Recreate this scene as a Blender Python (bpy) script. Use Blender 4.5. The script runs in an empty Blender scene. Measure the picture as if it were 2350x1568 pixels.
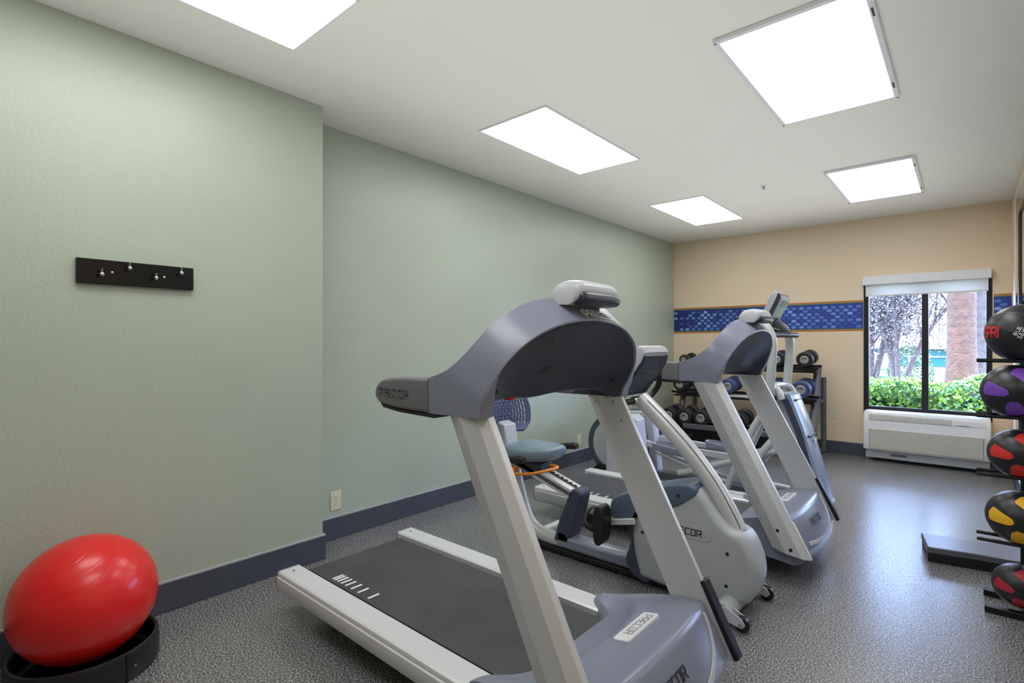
import bpy, bmesh, math, random
from mathutils import Vector, Matrix
from mathutils.bvhtree import BVHTree
random.seed(7)
D = bpy.data
SC = bpy.context.scene
COL = SC.collection
pi = math.pi

# ------------------------------------------------------------------ camera, world, exposure
FPX, YAW, HY, EYE = 1197.55, 0.716, 788.0, 1.307
cd = D.cameras.new('camera')
cd.sensor_fit = 'HORIZONTAL'; cd.sensor_width = 36.0
cd.lens = 36.0 * FPX / 2350.0
cd.shift_y = (HY - 784.0) / 2350.0
cd.clip_start = 0.02; cd.clip_end = 300
cam = D.objects.new('camera', cd); COL.objects.link(cam)
cam.location = (0, 0, EYE); cam.rotation_euler = (pi / 2, 0, YAW)
SC.camera = cam

SC.view_settings.view_transform = 'Standard'
SC.view_settings.look = 'None'
SC.view_settings.gamma = 1.0
SC.view_settings.use_curve_mapping = False
SC.view_settings.exposure = 0.0

wd = D.worlds.new('world'); SC.world = wd; wd.use_nodes = True
bg = wd.node_tree.nodes['Background']
bg.inputs[0].default_value = (0.43, 0.58, 1.0, 1); bg.inputs[1].default_value = 40.0
PANEL = 7.2          # radiance of the ceiling light diffusers
sl = D.lights.new('sun', 'SUN'); sl.energy = 24.0; sl.angle = 0.2; sl.color = (1, .93, .80)
so = D.objects.new('sun', sl); COL.objects.link(so)
so.rotation_euler = (math.radians(25), 0, math.radians(15)); so.location = (0, 12, 12)

al = D.lights.new('ceiling_fill', 'AREA'); al.shape = 'RECTANGLE'; al.size = 2.6; al.size_y = 8.0  # added upward fill that brightens the ceiling; the room has no such lamp
al.energy = 29.0; al.color = (.98, .99, 1); al.spread = math.radians(120)
ao = D.objects.new('ceiling_fill', al); COL.objects.link(ao); ao.location = (-1.42, 2.6, 1.85); ao.rotation_euler = (pi, 0, 0)

# ------------------------------------------------------------------ colour and material helpers
def s2l(c):
    return tuple((x / 12.92 if x <= .04045 else ((x + .055) / 1.055) ** 2.4) for x in c)
def rgb(r, g, b):
    return s2l((r / 255., g / 255., b / 255.)) + (1.0,)

def mat(name, col, rough=.5, metal=0., spec=.5, bump=None, vary=None, coat=0.):
    m = D.materials.new(name); m.use_nodes = True
    nt = m.node_tree; p = nt.nodes['Principled BSDF']
    p.inputs['Base Color'].default_value = col
    p.inputs['Roughness'].default_value = rough
    p.inputs['Metallic'].default_value = metal
    p.inputs['Specular IOR Level'].default_value = spec
    if coat: p.inputs['Coat Weight'].default_value = coat; p.inputs['Coat Roughness'].default_value = .15
    tc = nt.nodes.new('ShaderNodeTexCoord')
    if vary:                       # (scale, amount): gentle natural colour variation
        n = nt.nodes.new('ShaderNodeTexNoise'); n.inputs['Scale'].default_value = vary[0]; n.inputs['Detail'].default_value = 4
        nt.links.new(tc.outputs['Object'], n.inputs['Vector'])
        r = nt.nodes.new('ShaderNodeValToRGB')
        a = vary[1]
        r.color_ramp.elements[0].position = .3; r.color_ramp.elements[1].position = .7
        r.color_ramp.elements[0].color = tuple(max(0, x * (1 - a)) for x in col[:3]) + (1,)
        r.color_ramp.elements[1].color = tuple(min(1, x * (1 + a)) for x in col[:3]) + (1,)
        nt.links.new(n.outputs['Fac'], r.inputs['Fac']); nt.links.new(r.outputs['Color'], p.inputs['Base Color'])
    if bump:                       # (scale, strength, distance)
        n = nt.nodes.new('ShaderNodeTexNoise'); n.inputs['Scale'].default_value = bump[0]; n.inputs['Detail'].default_value = 3
        nt.links.new(tc.outputs['Object'], n.inputs['Vector'])
        b = nt.nodes.new('ShaderNodeBump'); b.inputs['Strength'].default_value = bump[1]; b.inputs['Distance'].default_value = bump[2]
        nt.links.new(n.outputs['Fac'], b.inputs['Height']); nt.links.new(b.outputs['Normal'], p.inputs['Normal'])
    return m

def emis(name, col, strength):
    m = D.materials.new(name); m.use_nodes = True; nt = m.node_tree
    p = nt.nodes['Principled BSDF']
    p.inputs['Base Color'].default_value = (.8, .8, .8, 1)
    p.inputs['Emission Color'].default_value = col; p.inputs['Emission Strength'].default_value = strength
    return m

M = {}
M['wall_green'] = mat('green_wall_paint', rgb(179, 189, 172), .38, bump=(70, .42, .0035), vary=(1.3, .03))
M['wall_tan'] = mat('tan_wall_paint', rgb(236, 214, 184), .5, bump=(85, .25, .002))
M['ceiling'] = mat('ceiling_paint', rgb(240, 238, 230), .6, bump=(60, .1, .002))
M['base'] = mat('charcoal_vinyl', rgb(72, 76, 88), .45)
M['caulk'] = mat('grey_caulk', rgb(170, 172, 180), .6)
M['silver'] = mat('silver_paint', rgb(206, 207, 210), .36, .2, bump=(400, .04, .0005))
M['alu'] = mat('brushed_aluminium', rgb(226, 226, 230), .34, .25, bump=(300, .04, .0005))
M['lightgrey'] = mat('light_grey_plastic', rgb(188, 190, 196), .36)
M['midgrey'] = mat('mid_grey_plastic', rgb(176, 180, 184), .42)
M['slate'] = mat('slate_grey_plastic', rgb(134, 138, 157), .28)
M['slateblue'] = mat('slate_blue_plastic', rgb(88, 104, 126), .36)
M['navy'] = mat('navy_grey_plastic', rgb(64, 70, 90), .42)
M['rubber'] = mat('grey_grip_rubber', rgb(112, 113, 117), .6, bump=(500, .1, .0006))
M['darkpanel'] = mat('dark_charcoal_plastic', rgb(46, 51, 64), .34)
M['black'] = mat('black_plastic', rgb(24, 24, 27), .4)
M['blackmetal'] = mat('black_powder_coat', rgb(20, 20, 24), .32, .2)
M['chrome'] = mat('chrome', rgb(215, 215, 215), .15, 1.)
M['white'] = mat('white_plastic', rgb(232, 232, 236), .35)
M['offwhite'] = mat('off_white_plastic', rgb(226, 222, 214), .42)
M['ivory'] = mat('ivory_plastic', rgb(226, 218, 188), .4)
M['belt'] = mat('treadmill_belt', rgb(70, 70, 73), .6, bump=(420, .2, .001), vary=(6, .16))
M['orange'] = mat('orange_plastic', rgb(232, 140, 30), .35)
M['red'] = mat('red_plastic', rgb(190, 30, 35), .4)
M['print_white'] = mat('white_print', rgb(238, 238, 240), .5)
M['print_grey'] = mat('grey_print', rgb(158, 159, 164), .5)
M['print_dark'] = mat('dark_print', rgb(52, 56, 66), .5)
M['print_red'] = mat('red_print', rgb(205, 38, 40), .5)
M['cushion'] = mat('blue_grey_vinyl', rgb(112, 134, 146), .28, bump=(300, .05, .001))
M['mesh_blue'] = mat('blue_mesh_plastic', rgb(82, 92, 128), .4)
M['pewter'] = mat('pewter_disc', rgb(176, 174, 170), .35, .4)
M['gunmetal'] = mat('gunmetal_paint', rgb(104, 104, 112), .35, .3)
M['db_black'] = mat('black_dumbbell_urethane', rgb(34, 34, 38), .45)
M['db_blue'] = mat('blue_dumbbell_urethane', rgb(62, 74, 118), .42)
M['bronze'] = mat('bronze_window_frame', rgb(46, 44, 50), .4, .3)
M['mirror'] = mat('mirror_silver', (.9, .9, .9, 1), .01, 1.)
M['mirror_edge'] = mat('mirror_edge', rgb(225, 222, 218), .3)
M['panel'] = emis('lit_diffuser', (.975, .99, 1.0, 1), PANEL)
M['steel'] = mat('steel_screw', rgb(190, 188, 180), .25, .9)
M['ridge'] = mat('rim_light_plastic', rgb(160, 164, 178), .35)
M['skyface'] = mat('light_blue_grey_plastic', rgb(146, 160, 184), .22)

def floor_mat():
    m = D.materials.new('speckled_rubber'); m.use_nodes = True; nt = m.node_tree; p = nt.nodes['Principled BSDF']
    tc = nt.nodes.new('ShaderNodeTexCoord')
    n = nt.nodes.new('ShaderNodeTexNoise'); n.inputs['Scale'].default_value = 150; n.inputs['Detail'].default_value = 2.5; n.inputs['Roughness'].default_value = .7
    nt.links.new(tc.outputs['Object'], n.inputs['Vector'])
    r = nt.nodes.new('ShaderNodeValToRGB'); e = r.color_ramp.elements
    e[0].position = .38; e[0].color = rgb(52, 52, 54); e[1].position = .62; e[1].color = rgb(186, 186, 186)
    a = e.new(.46); a.color = rgb(80, 80, 82)
    b = e.new(.53); b.color = rgb(124, 124, 125)
    nt.links.new(n.outputs['Fac'], r.inputs['Fac']); nt.links.new(r.outputs['Color'], p.inputs['Base Color'])
    p.inputs['Roughness'].default_value = .27
    p.inputs['Specular IOR Level'].default_value = 1.0; p.inputs['IOR'].default_value = 1.62
    bp = nt.nodes.new('ShaderNodeBump'); bp.inputs['Strength'].default_value = .06; bp.inputs['Distance'].default_value = .001
    nt.links.new(n.outputs['Fac'], bp.inputs['Height']); nt.links.new(bp.outputs['Normal'], p.inputs['Normal'])
    return m
M['floor'] = floor_mat()

def ball_mat():
    m = D.materials.new('red_ball_vinyl'); m.use_nodes = True; nt = m.node_tree; p = nt.nodes['Principled BSDF']
    p.inputs['Base Color'].default_value = rgb(226, 36, 36); p.inputs['Roughness'].default_value = .27
    tc = nt.nodes.new('ShaderNodeTexCoord')
    w = nt.nodes.new('ShaderNodeTexWave'); w.wave_type = 'BANDS'; w.bands_direction = 'Z'
    w.inputs['Scale'].default_value = 9; w.inputs['Distortion'].default_value = .6; w.inputs['Detail'].default_value = 1
    nt.links.new(tc.outputs['Object'], w.inputs['Vector'])
    r = nt.nodes.new('ShaderNodeValToRGB'); r.color_ramp.elements[0].position = .0; r.color_ramp.elements[1].position = .05
    nt.links.new(w.outputs['Fac'], r.inputs['Fac'])
    b = nt.nodes.new('ShaderNodeBump'); b.inputs['Strength'].default_value = .3; b.inputs['Distance'].default_value = .0014
    nt.links.new(r.outputs['Color'], b.inputs['Height']); nt.links.new(b.outputs['Normal'], p.inputs['Normal'])
    return m
M['ball_red'] = ball_mat()

def glass_mat():
    m = D.materials.new('window_glass'); m.use_nodes = True; nt = m.node_tree
    nt.nodes.remove(nt.nodes['Principled BSDF']); out = nt.nodes['Material Output']
    t = nt.nodes.new('ShaderNodeBsdfTransparent'); t.inputs[0].default_value = (.96, .98, .98, 1)
    g = nt.nodes.new('ShaderNodeBsdfGlossy'); g.inputs['Roughness'].default_value = .02
    f = nt.nodes.new('ShaderNodeFresnel'); f.inputs[0].default_value = 1.3
    x = nt.nodes.new('ShaderNodeMixShader')
    nt.links.new(f.outputs[0], x.inputs[0]); nt.links.new(t.outputs[0], x.inputs[1]); nt.links.new(g.outputs[0], x.inputs[2])
    nt.links.new(x.outputs[0], out.inputs['Surface'])
    return m
M['glass'] = glass_mat()

def cloth_mat():
    m = D.materials.new('blind_fabric'); m.use_nodes = True; nt = m.node_tree
    nt.nodes.remove(nt.nodes['Principled BSDF']); out = nt.nodes['Material Output']
    d = nt.nodes.new('ShaderNodeBsdfDiffuse'); d.inputs[0].default_value = rgb(236, 234, 230)
    t = nt.nodes.new('ShaderNodeBsdfTranslucent'); t.inputs[0].default_value = rgb(236, 234, 230)
    x = nt.nodes.new('ShaderNodeMixShader'); x.inputs[0].default_value = .55
    nt.links.new(d.outputs[0], x.inputs[1]); nt.links.new(t.outputs[0], x.inputs[2]); nt.links.new(x.outputs[0], out.inputs['Surface'])
    return m
M['blind'] = cloth_mat()

# ------------------------------------------------------------------ mesh helpers
class MB:
    """collects polygons and becomes ONE mesh object"""
    def __init__(s): s.v = []; s.f = []; s.mi = []
    def add(s, vs, fs, mi=0):
        o = len(s.v); s.v += [tuple(x) for x in vs]
        for f in fs: s.f.append([i + o for i in f]); s.mi.append(mi)
        return s
    def box(s, a, b, mi=0, rot=None, piv=None):
        x0, y0, z0 = a; x1, y1, z1 = b
        vs = [(x0, y0, z0), (x1, y0, z0), (x1, y1, z0), (x0, y1, z0), (x0, y0, z1), (x1, y0, z1), (x1, y1, z1), (x0, y1, z1)]
        if rot is not None:
            pv = Vector(piv if piv else ((x0 + x1) / 2, (y0 + y1) / 2, (z0 + z1) / 2))
            vs = [tuple(rot @ (Vector(v) - pv) + pv) for v in vs]
        return s.add(vs, [(3, 2, 1, 0), (4, 5, 6, 7), (0, 1, 5, 4), (1, 2, 6, 5), (2, 3, 7, 6), (3, 0, 4, 7)], mi)
    def prism(s, poly, y0, y1, axis='y', mi=0):
        """polygon in the plane normal to axis, extruded from y0 to y1"""
        n = len(poly)
        def P(p, t):
            if axis == 'y': return (p[0], t, p[1])
            if axis == 'x': return (t, p[0], p[1])
            return (p[0], p[1], t)
        vs = [P(p, y0) for p in poly] + [P(p, y1) for p in poly]
        fs = [list(range(n)), list(range(2 * n - 1, n - 1, -1))] + [(i, i + n, (i + 1) % n + n, (i + 1) % n) for i in range(n)]
        return s.add(vs, fs, mi)
    def loft(s, secs, closed=True, caps=True, loop=False, mi=0):
        n = len(secs[0]); o = []
        vs = [p for q in secs for p in q]; fs = []
        m = len(secs)
        for i in range(m if loop else m - 1):
            a = i * n; b = ((i + 1) % m) * n
            for j in range(n if closed else n - 1):
                k = (j + 1) % n
                fs.append((a + j, a + k, b + k, b + j))
        if caps and not loop and closed:
            fs.append(list(range(n))[::-1]); fs.append([(m - 1) * n + j for j in range(n)])
        return s.add(vs, fs, mi)
    def tube(s, path, r, n=12, mi=0, caps=True, sy=1.0):
        path = [Vector(p) for p in path]; R = r if isinstance(r, (list, tuple)) else [r] * len(path)
        secs = []; up = None
        for i, p in enumerate(path):
            t = (path[min(i + 1, len(path) - 1)] - path[max(i - 1, 0)]).normalized()
            if up is None:
                up = Vector((0, 0, 1)) if abs(t.z) < .9 else Vector((1, 0, 0))
            a = t.cross(up)
            if a.length < 1e-5: a = t.cross(Vector((1, 0, 0)))
            a.normalize(); b = a.cross(t).normalized(); up = b
            secs.append([tuple(p + R[i] * (math.cos(2 * pi * k / n) * a * sy + math.sin(2 * pi * k / n) * b)) for k in range(n)])
        return s.loft(secs, caps=caps, mi=mi)
    def lathe(s, prof, c=(0, 0, 0), axis='z', n=32, mi=0, caps=True):
        secs = []
        for r, h in prof:
            q = []
            for k in range(n):
                a = 2 * pi * k / n; u, w = r * math.cos(a), r * math.sin(a)
                if axis == 'z': p = (c[0] + u, c[1] + w, c[2] + h)
                elif axis == 'y': p = (c[0] + u, c[1] + h, c[2] + w)
                else: p = (c[0] + h, c[1] + u, c[2] + w)
                q.append(p)
            secs.append(q)
        return s.loft(secs, caps=caps, mi=mi)
    def sphere(s, c, r, nu=32, nv=16, mi=0, sc=(1, 1, 1)):
        prof = [(max(r * math.sin(pi * i / nv), 1e-5), -r * math.cos(pi * i / nv)) for i in range(nv + 1)]
        o = len(s.v); s.lathe(prof, (0, 0, 0), 'z', nu, mi, caps=False)
        for i in range(o, len(s.v)):
            x, y, z = s.v[i]; s.v[i] = (c[0] + x * sc[0], c[1] + y * sc[1], c[2] + z * sc[2])
        return s
    def build(s, name, m, parent=None, off=None, smooth=35, bevel=0, seg=2, solid=0):
        me = D.meshes.new(name)
        o3 = Vector(off) if off else Vector((0, 0, 0))
        me.from_pydata([tuple(Vector(v) - o3) for v in s.v], [], s.f)
        ms = m if isinstance(m, (list, tuple)) else [m]
        for k in ms: me.materials.append(k)
        for p, i in zip(me.polygons, s.mi): p.material_index = i
        bm = bmesh.new(); bm.from_mesh(me)
        bmesh.ops.recalc_face_normals(bm, faces=bm.faces); bm.to_mesh(me); bm.free()
        if smooth:
            for p in me.polygons: p.use_smooth = True
            me.set_sharp_from_angle(angle=math.radians(smooth))
        ob = D.objects.new(name, me); COL.objects.link(ob)
        if parent is not None: ob.parent = parent
        elif off: ob.location = o3
        if solid:
            md = ob.modifiers.new('thickness', 'SOLIDIFY'); md.thickness = solid; md.offset = 0
        if bevel:
            md = ob.modifiers.new('bevel', 'BEVEL'); md.width = bevel; md.segments = seg; md.limit_method = 'ANGLE'; md.angle_limit = math.radians(35)
            md.harden_normals = False
        return ob

def hit(mb, o, d):
    """where a ray meets the collected polygons"""
    if not hasattr(mb, 'tree'): mb.tree = BVHTree.FromPolygons([Vector(v) for v in mb.v], mb.f)
    return mb.tree.ray_cast(Vector(o), Vector(d))
class Thing:
    """an Empty at the thing's base; add() hangs parts on it, given in world coordinates"""
    def __init__(s, name, label, cat, loc, group=None):
        s.o = D.objects.new(name, None); s.o.empty_display_size = .1; COL.objects.link(s.o); s.o.location = loc
        s.loc = Vector(loc); s.o['label'] = label; s.o['category'] = cat
        if group: s.o['group'] = group
    def add(s, name, mb, m, parent=None, **k):
        return mb.build(name, m, parent or s.o, off=s.loc, **k)

def struct(name, mb, m, parent=None, **k):
    o = mb.build(name, m, parent, **k)
    if parent is None: o['kind'] = 'structure'
    return o
def tag(o, label, cat, group=None):
    o['label'] = label; o['category'] = cat
    if group: o['group'] = group
    return o
def dup(root, loc, label):
    r = root.copy(); COL.objects.link(r); r.location = loc; r['label'] = label
    for ch in list(root.children):
        c = ch.copy(); COL.objects.link(c); c.parent = r
        for g in list(ch.children):
            d = g.copy(); COL.objects.link(d); d.parent = c
    return r
def crom(pts, n=6):
    """Catmull-Rom through tuples of any length"""
    out = []
    P = [pts[0]] + list(pts) + [pts[-1]]
    for i in range(1, len(P) - 2):
        for k in range(n):
            t = k / n; a, b, c, d = P[i - 1], P[i], P[i + 1], P[i + 2]
            out.append(tuple(.5 * (2 * q + (r - p) * t + (2 * p - 5 * q + 4 * r - w) * t * t + (3 * q - p - 3 * r + w) * t ** 3) for p, q, r, w in zip(a, b, c, d)))
    out.append(tuple(pts[-1])); return out
def sstep(a, b, x):
    t = min(1, max(0, (x - a) / (b - a))); return t * t * (3 - 2 * t)

# squared stroke lettering, each letter drawn in a 0.75 x 1 cell
GL = {
 'P': [[(0, 0), (0, 1), (.6, 1), (.72, .88), (.72, .55), (.6, .43), (.1, .43)]],
 'R': [[(0, 0), (0, 1), (.6, 1), (.72, .88), (.72, .57), (.6, .45), (.1, .45)], [(.45, .45), (.74, 0)]],
 'E': [[(.7, 1), (.12, 1), (0, .88), (0, .12), (.12, 0), (.7, 0)], [(0, .52), (.6, .52)]],
 'C': [[(.72, 1), (.12, 1), (0, .88), (0, .12), (.12, 0), (.72, 0)]],
 'O': [[(.12, 0), (0, .12), (0, .88), (.12, 1), (.6, 1), (.72, .88), (.72, .12), (.6, 0), (.12, 0)]],
 'S': [[(.7, 1), (.12, 1), (0, .88), (0, .62), (.12, .52), (.6, .5), (.72, .4), (.72, .12), (.6, 0), (0, 0)]],
 'I': [[(.08, 0), (.08, 1)]], 'L': [[(0, 1), (0, 0), (.65, 0)]],
 'B': [[(0, 0), (0, 1), (.58, 1), (.66, .9), (.66, .6), (.58, .52), (0, .52)], [(.58, .52), (.72, .42), (.72, .1), (.6, 0), (0, 0)]],
 'K': [[(0, 0), (0, 1)], [(.7, 1), (.05, .5), (.72, 0)]],
 'G': [[(.72, 1), (.12, 1), (0, .88), (0, .12), (.12, 0), (.72, 0), (.72, .48), (.4, .48)]],
 '8': [[(.12, 0), (0, .12), (0, .88), (.12, 1), (.6, 1), (.72, .88), (.72, .12), (.6, 0), (.12, 0)], [(0, .5), (.72, .5)]],
 '3': [[(0, 1), (.6, 1), (.72, .88), (.72, .12), (.6, 0), (0, 0)], [(.2, .5), (.72, .5)]],
 '6': [[(.7, 1), (.12, 1), (0, .88), (0, .12), (.12, 0), (.6, 0), (.72, .12), (.72, .5), (0, .5)]],
 '.': [[(.1, 0), (.1, .12)]], ' ': [], '-': [[(.1, .5), (.6, .5)]],
}
def lettering(mb, text, at, h, w=.16, thick=.0012, track=1.0, ratio=1.0, sub=1):
    """at(u, v, d) turns text-plane metres plus a stand-off into a point"""
    x = 0.; tot = sum((.45 if ch in '. I' else 1.) for ch in text) * track * h * ratio
    for ch in text:
        for st in GL[ch]:
            for (a, b) in zip(st[:-1], st[1:]):
                dx, dy = b[0] - a[0], b[1] - a[1]; L = math.hypot(dx, dy) or 1
                ex, ey = dx / L * w / 2, dy / L * w / 2; nx, ny = -ey, ex
                A, B = (a[0] - ex, a[1] - ey), (b[0] + ex, b[1] + ey)
                secs = []
                for k in range(sub + 1):
                    c = (A[0] + (B[0] - A[0]) * k / sub, A[1] + (B[1] - A[1]) * k / sub)
                    P = [(-tot / 2 + x + u * h * ratio, (v - .5) * h) for u, v in ((c[0] + nx, c[1] + ny), (c[0] - nx, c[1] - ny))]
                    secs.append([at(P[0][0], P[0][1], 0), at(P[1][0], P[1][1], 0), at(P[1][0], P[1][1], thick), at(P[0][0], P[0][1], thick)])
                mb.loft(secs)
        x += (.45 if ch in '. I' else 1.) * track * h * ratio
    return mb
def plane_at(o, ux, uy):
    o, ux, uy = Vector(o), Vector(ux).normalized(), Vector(uy).normalized(); n = ux.cross(uy)
    return lambda u, v, d: tuple(o + ux * u + uy * v + n * d)

# ------------------------------------------------------------------ the room
XB, XL, XR, YF, YN, ZC, YE = -2.94, -3.182, .3465, 7.22, -2.6, 2.742, 1.632
struct('floor', MB().box((XL - .3, YN - .2, -.1), (XR + .3, YF + .15, 0)), M['floor'], smooth=0)
struct('ceiling', MB().box((XL - .3, YN - .2, ZC), (XR + .3, YF + .15, ZC + .12)), M['ceiling'], smooth=0)
struct('wall_left', MB().box((XL - .15, YE, 0), (XL, YF + .12, ZC)), M['wall_green'], smooth=0)
struct('wall_left_projection', MB().box((XL - .15, YN, 0), (XB, YE, ZC)), M['wall_green'], smooth=0)
struct('wall_right', MB().box((XR, YN, 0), (XR + .15, YF + .12, ZC)), M['wall_tan'], smooth=0)
struct('wall_near', MB().box((XL - .15, YN - .12, 0), (XR + .15, YN, ZC)), M['wall_green'], smooth=0)
WX0, WX1, WZ0, WZ1 = -.893, .203, .50, 2.02
w = MB()
w.box((XL, YF, 0), (WX0, YF + .12, ZC)); w.box((WX1, YF, 0), (XR, YF + .12, ZC))
w.box((WX0, YF, WZ1), (WX1, YF + .12, ZC)); w.box((WX0, YF, 0), (WX1, YF + .12, WZ0))
struct('wall_far', w, M['wall_tan'], smooth=0)
BH = .1436
def base(name, boxes):
    b = MB(); c = MB()
    for x0, y0, x1, y1 in boxes:
        b.box((x0, y0, 0), (x1, y1, BH))
        c.box((x0, y0, BH), (x1, y1, BH + .006))
    o = struct(name, b, M['base'], bevel=.004, smooth=30)
    c.build('caulk_line', M['caulk'], o, smooth=0)
base('baseboard_left', [(XL, YE + .012, XL + .012, YF)])
base('baseboard_left_projection', [(XB, YN, XB + .014, YE + .014), (XL + .012, YE, XB, YE + .014)])
base('baseboard_far', [(XL + .012, YF - .012, -.868, YF), (.19, YF - .012, XR, YF)])
base('baseboard_right', [(XR - .012, YN, XR, YF - .012)])

# printed wall border: flat print, hexagons on a blue ground
hexm = [mat('border_navy', rgb(32, 48, 112), .5), mat('border_orange', rgb(206, 116, 62), .5), mat('border_olive', rgb(150, 128, 60), .5), mat('border_green', rgb(40, 96, 110), .5)]
for i, c in enumerate([(62, 92, 178), (84, 122, 202), (104, 146, 216), (132, 172, 232), (52, 76, 156)]):
    hexm.append(mat('border_blue_%d' % i, rgb(*c), .5))
hexm.append(mat('border_blue_bright', rgb(36, 62, 150), .5))
def border(x0, x1, z0, z1, P, sparse):
    m = MB(); rnd = random.Random(3)
    def rect(a, b, c, d, e, k): m.add([P(a, c, e), P(b, c, e), P(b, d, e), P(a, d, e)], [(0, 1, 2, 3)], k)
    rect(x0, x1, z0, z1, .0012, 0)
    if sparse:
        for i in range(10):
            a = x0 + .9 + i * (x1 - x0 - .9) / 10; b = x0 + .9 + (i + 1) * (x1 - x0 - .9) / 10
        rect(x0 + 1.0, x1, z0, z1, .0015, 9)
    else: rect(x0, x1, z0, z1, .0015, 9)
    for a, b, k in ((z1 - .012, z1, 1), (z1 - .026, z1 - .012, 2), (z1 - .034, z1 - .026, 3), (z0, z0 + .012, 1), (z0 + .012, z0 + .026, 2), (z0 + .026, z0 + .034, 3)):
        rect(x0, x1, a, b, .0022, k)
    px, pz, hw, hh = .0425, .0775, .0315, .0170
    col = 0; x = x0 + .03
    while x < x1 - .03:
        z = z0 + .055 + (pz / 2 if col % 2 else 0); 
        while z < z1 - .045:
            pr = 1. if not sparse else sstep(.05, 1.0, (x - x0) + .5 * rnd.random() + .55 * max(0, (.12 - (z - z0))) / .12)
            if rnd.random() < pr:
                k = rnd.choice([4, 5, 5, 5, 6, 6, 8]) if rnd.random() > .12 else 7
                m.add([P(x + hw * u, z + hh * v, .0026) for u, v in ((-1, 0), (-.5, -1), (.5, -1), (1, 0), (.5, 1), (-.5, 1))], [(0, 1, 2, 3, 4, 5)], k)
            z += pz
        x += px; col += 1
    return m
bd = border(XL + .002, WX0 - .004, 1.449, 1.808, lambda x, z, d: (x, YF - d, z), True)
struct('trim_1', bd, hexm, smooth=0)
bd = border(WX1 + .01, XR - .002, 1.449, 1.808, lambda x, z, d: (x, YF - d, z), False)
struct('trim_2', bd, hexm, smooth=0)

# window with two panes
wf = MB()
def bar(x0, x1, z0, z1, y0=YF + .03, y1=YF + .1): wf.box((x0, y0, z0), (x1, y1, z1))
bar(WX0, WX0 + .045, WZ0, WZ1); bar(WX1 - .045, WX1, WZ0, WZ1)
bar(WX0 + .045, WX1 - .045, WZ0, .585); bar(WX0 + .045, WX1 - .045, WZ1 - .05, WZ1)
bar(-.366, -.308, .585, WZ1 - .05)
win = struct('window_1', wf, M['bronze'], bevel=.004)
for a, b in ((WX0 + .045, -.366), (-.308, WX1 - .045)):
    MB().box((a, YF + .062, .585), (b, YF + .066, WZ1 - .05)).build('pane', M['glass'], win, smooth=0)
ln = MB()
for a, b in ((WX0, WX0 + .012), (WX1 - .012, WX1)): ln.box((a, YF - .004, WZ0), (b, YF + .03, WZ1))
ln.box((WX0, YF - .004, WZ0 - .0), (WX1, YF + .03, WZ0 + .035))
ln.build('jamb_liner', M['bronze'], win, smooth=0)

# ------------------------------------------------------------------ ceiling lights
def ceiling_light(x0, x1, y0, y1, label, proud):
    t = Thing('ceiling_light', label, 'light', ((x0 + x1) / 2, (y0 + y1) / 2, ZC), 'ceiling light panels')
    h = .022 if proud else .008; fw = .026 if proud else .014
    f = MB()
    f.box((x0 - fw, y0 - fw, ZC - h), (x0, y1 + fw, ZC)); f.box((x1, y0 - fw, ZC - h), (x1 + fw, y1 + fw, ZC))
    f.box((x0, y0 - fw, ZC - h), (x1, y0, ZC)); f.box((x0, y1, ZC - h), (x1, y1 + fw, ZC))
    t.add('frame', f, M['white'], bevel=.004)
    t.add('diffuser', MB().box((x0, y0, ZC - .006), (x1, y1, ZC - .001)), M['panel'], smooth=0)
    if proud:
        for cx, cy in ((x0 - .015, y0 - .015), (x1 + .015, y0 - .015), (x0 - .015, y1 + .015), (x1 + .015, y1 + .015)):
            t.add('corner_screw', MB().lathe([(.001, -h - .004), (.007, -h - .003), (.008, -h)], (cx, cy, ZC), n=10), M['steel'])
        for sx in (x1 + .013,):
            for yy in (y0 + .18, y1 - .18):
                t.add('latch', MB().box((sx - .004, yy - .035, ZC - h - .004), (sx + .004, yy + .035, ZC - h)), M['print_dark'], bevel=.001)
for (x0, x1, y0, y1, lab, pr) in [
    (-2.466, -1.922, .035, 1.215, 'flush ceiling light panel over the green wall projection', False),
    (-2.466, -1.922, 2.517, 3.70, 'flush ceiling light panel above the nearest treadmill and recumbent bike', False),
    (-2.474, -1.93, 5.04, 6.24, 'small flush ceiling light panel towards the far left corner', False),
    (-.878, -.312, 2.505, 3.70, 'largest light panel with a raised frame in the ceiling, upper right', True),
    (-.874, -.318, 5.02, 6.20, 'ceiling light panel with raised frame in front of the window', True),
    (-.878, -.312, .02, 1.21, 'ceiling light panel above the camera, beyond the top of the picture', True)]:
    ceiling_light(x0, x1, y0, y1, lab, pr)
t = Thing('sprinkler_head', 'small round fire sprinkler head in the white ceiling', 'sprinkler', (-1.384, 5.07, ZC))
t.add('escutcheon', MB().lathe([(.042, 0), (.042, -.003), (.03, -.008), (.014, -.01)], (-1.384, 5.07, ZC), n=24), M['white'])
t.add('nozzle', MB().lathe([(.008, -.008), (.007, -.02), (.002, -.022), (.002, -.03), (.014, -.031), (.014, -.033)], (-1.384, 5.07, ZC), n=14), M['gunmetal'])

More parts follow.
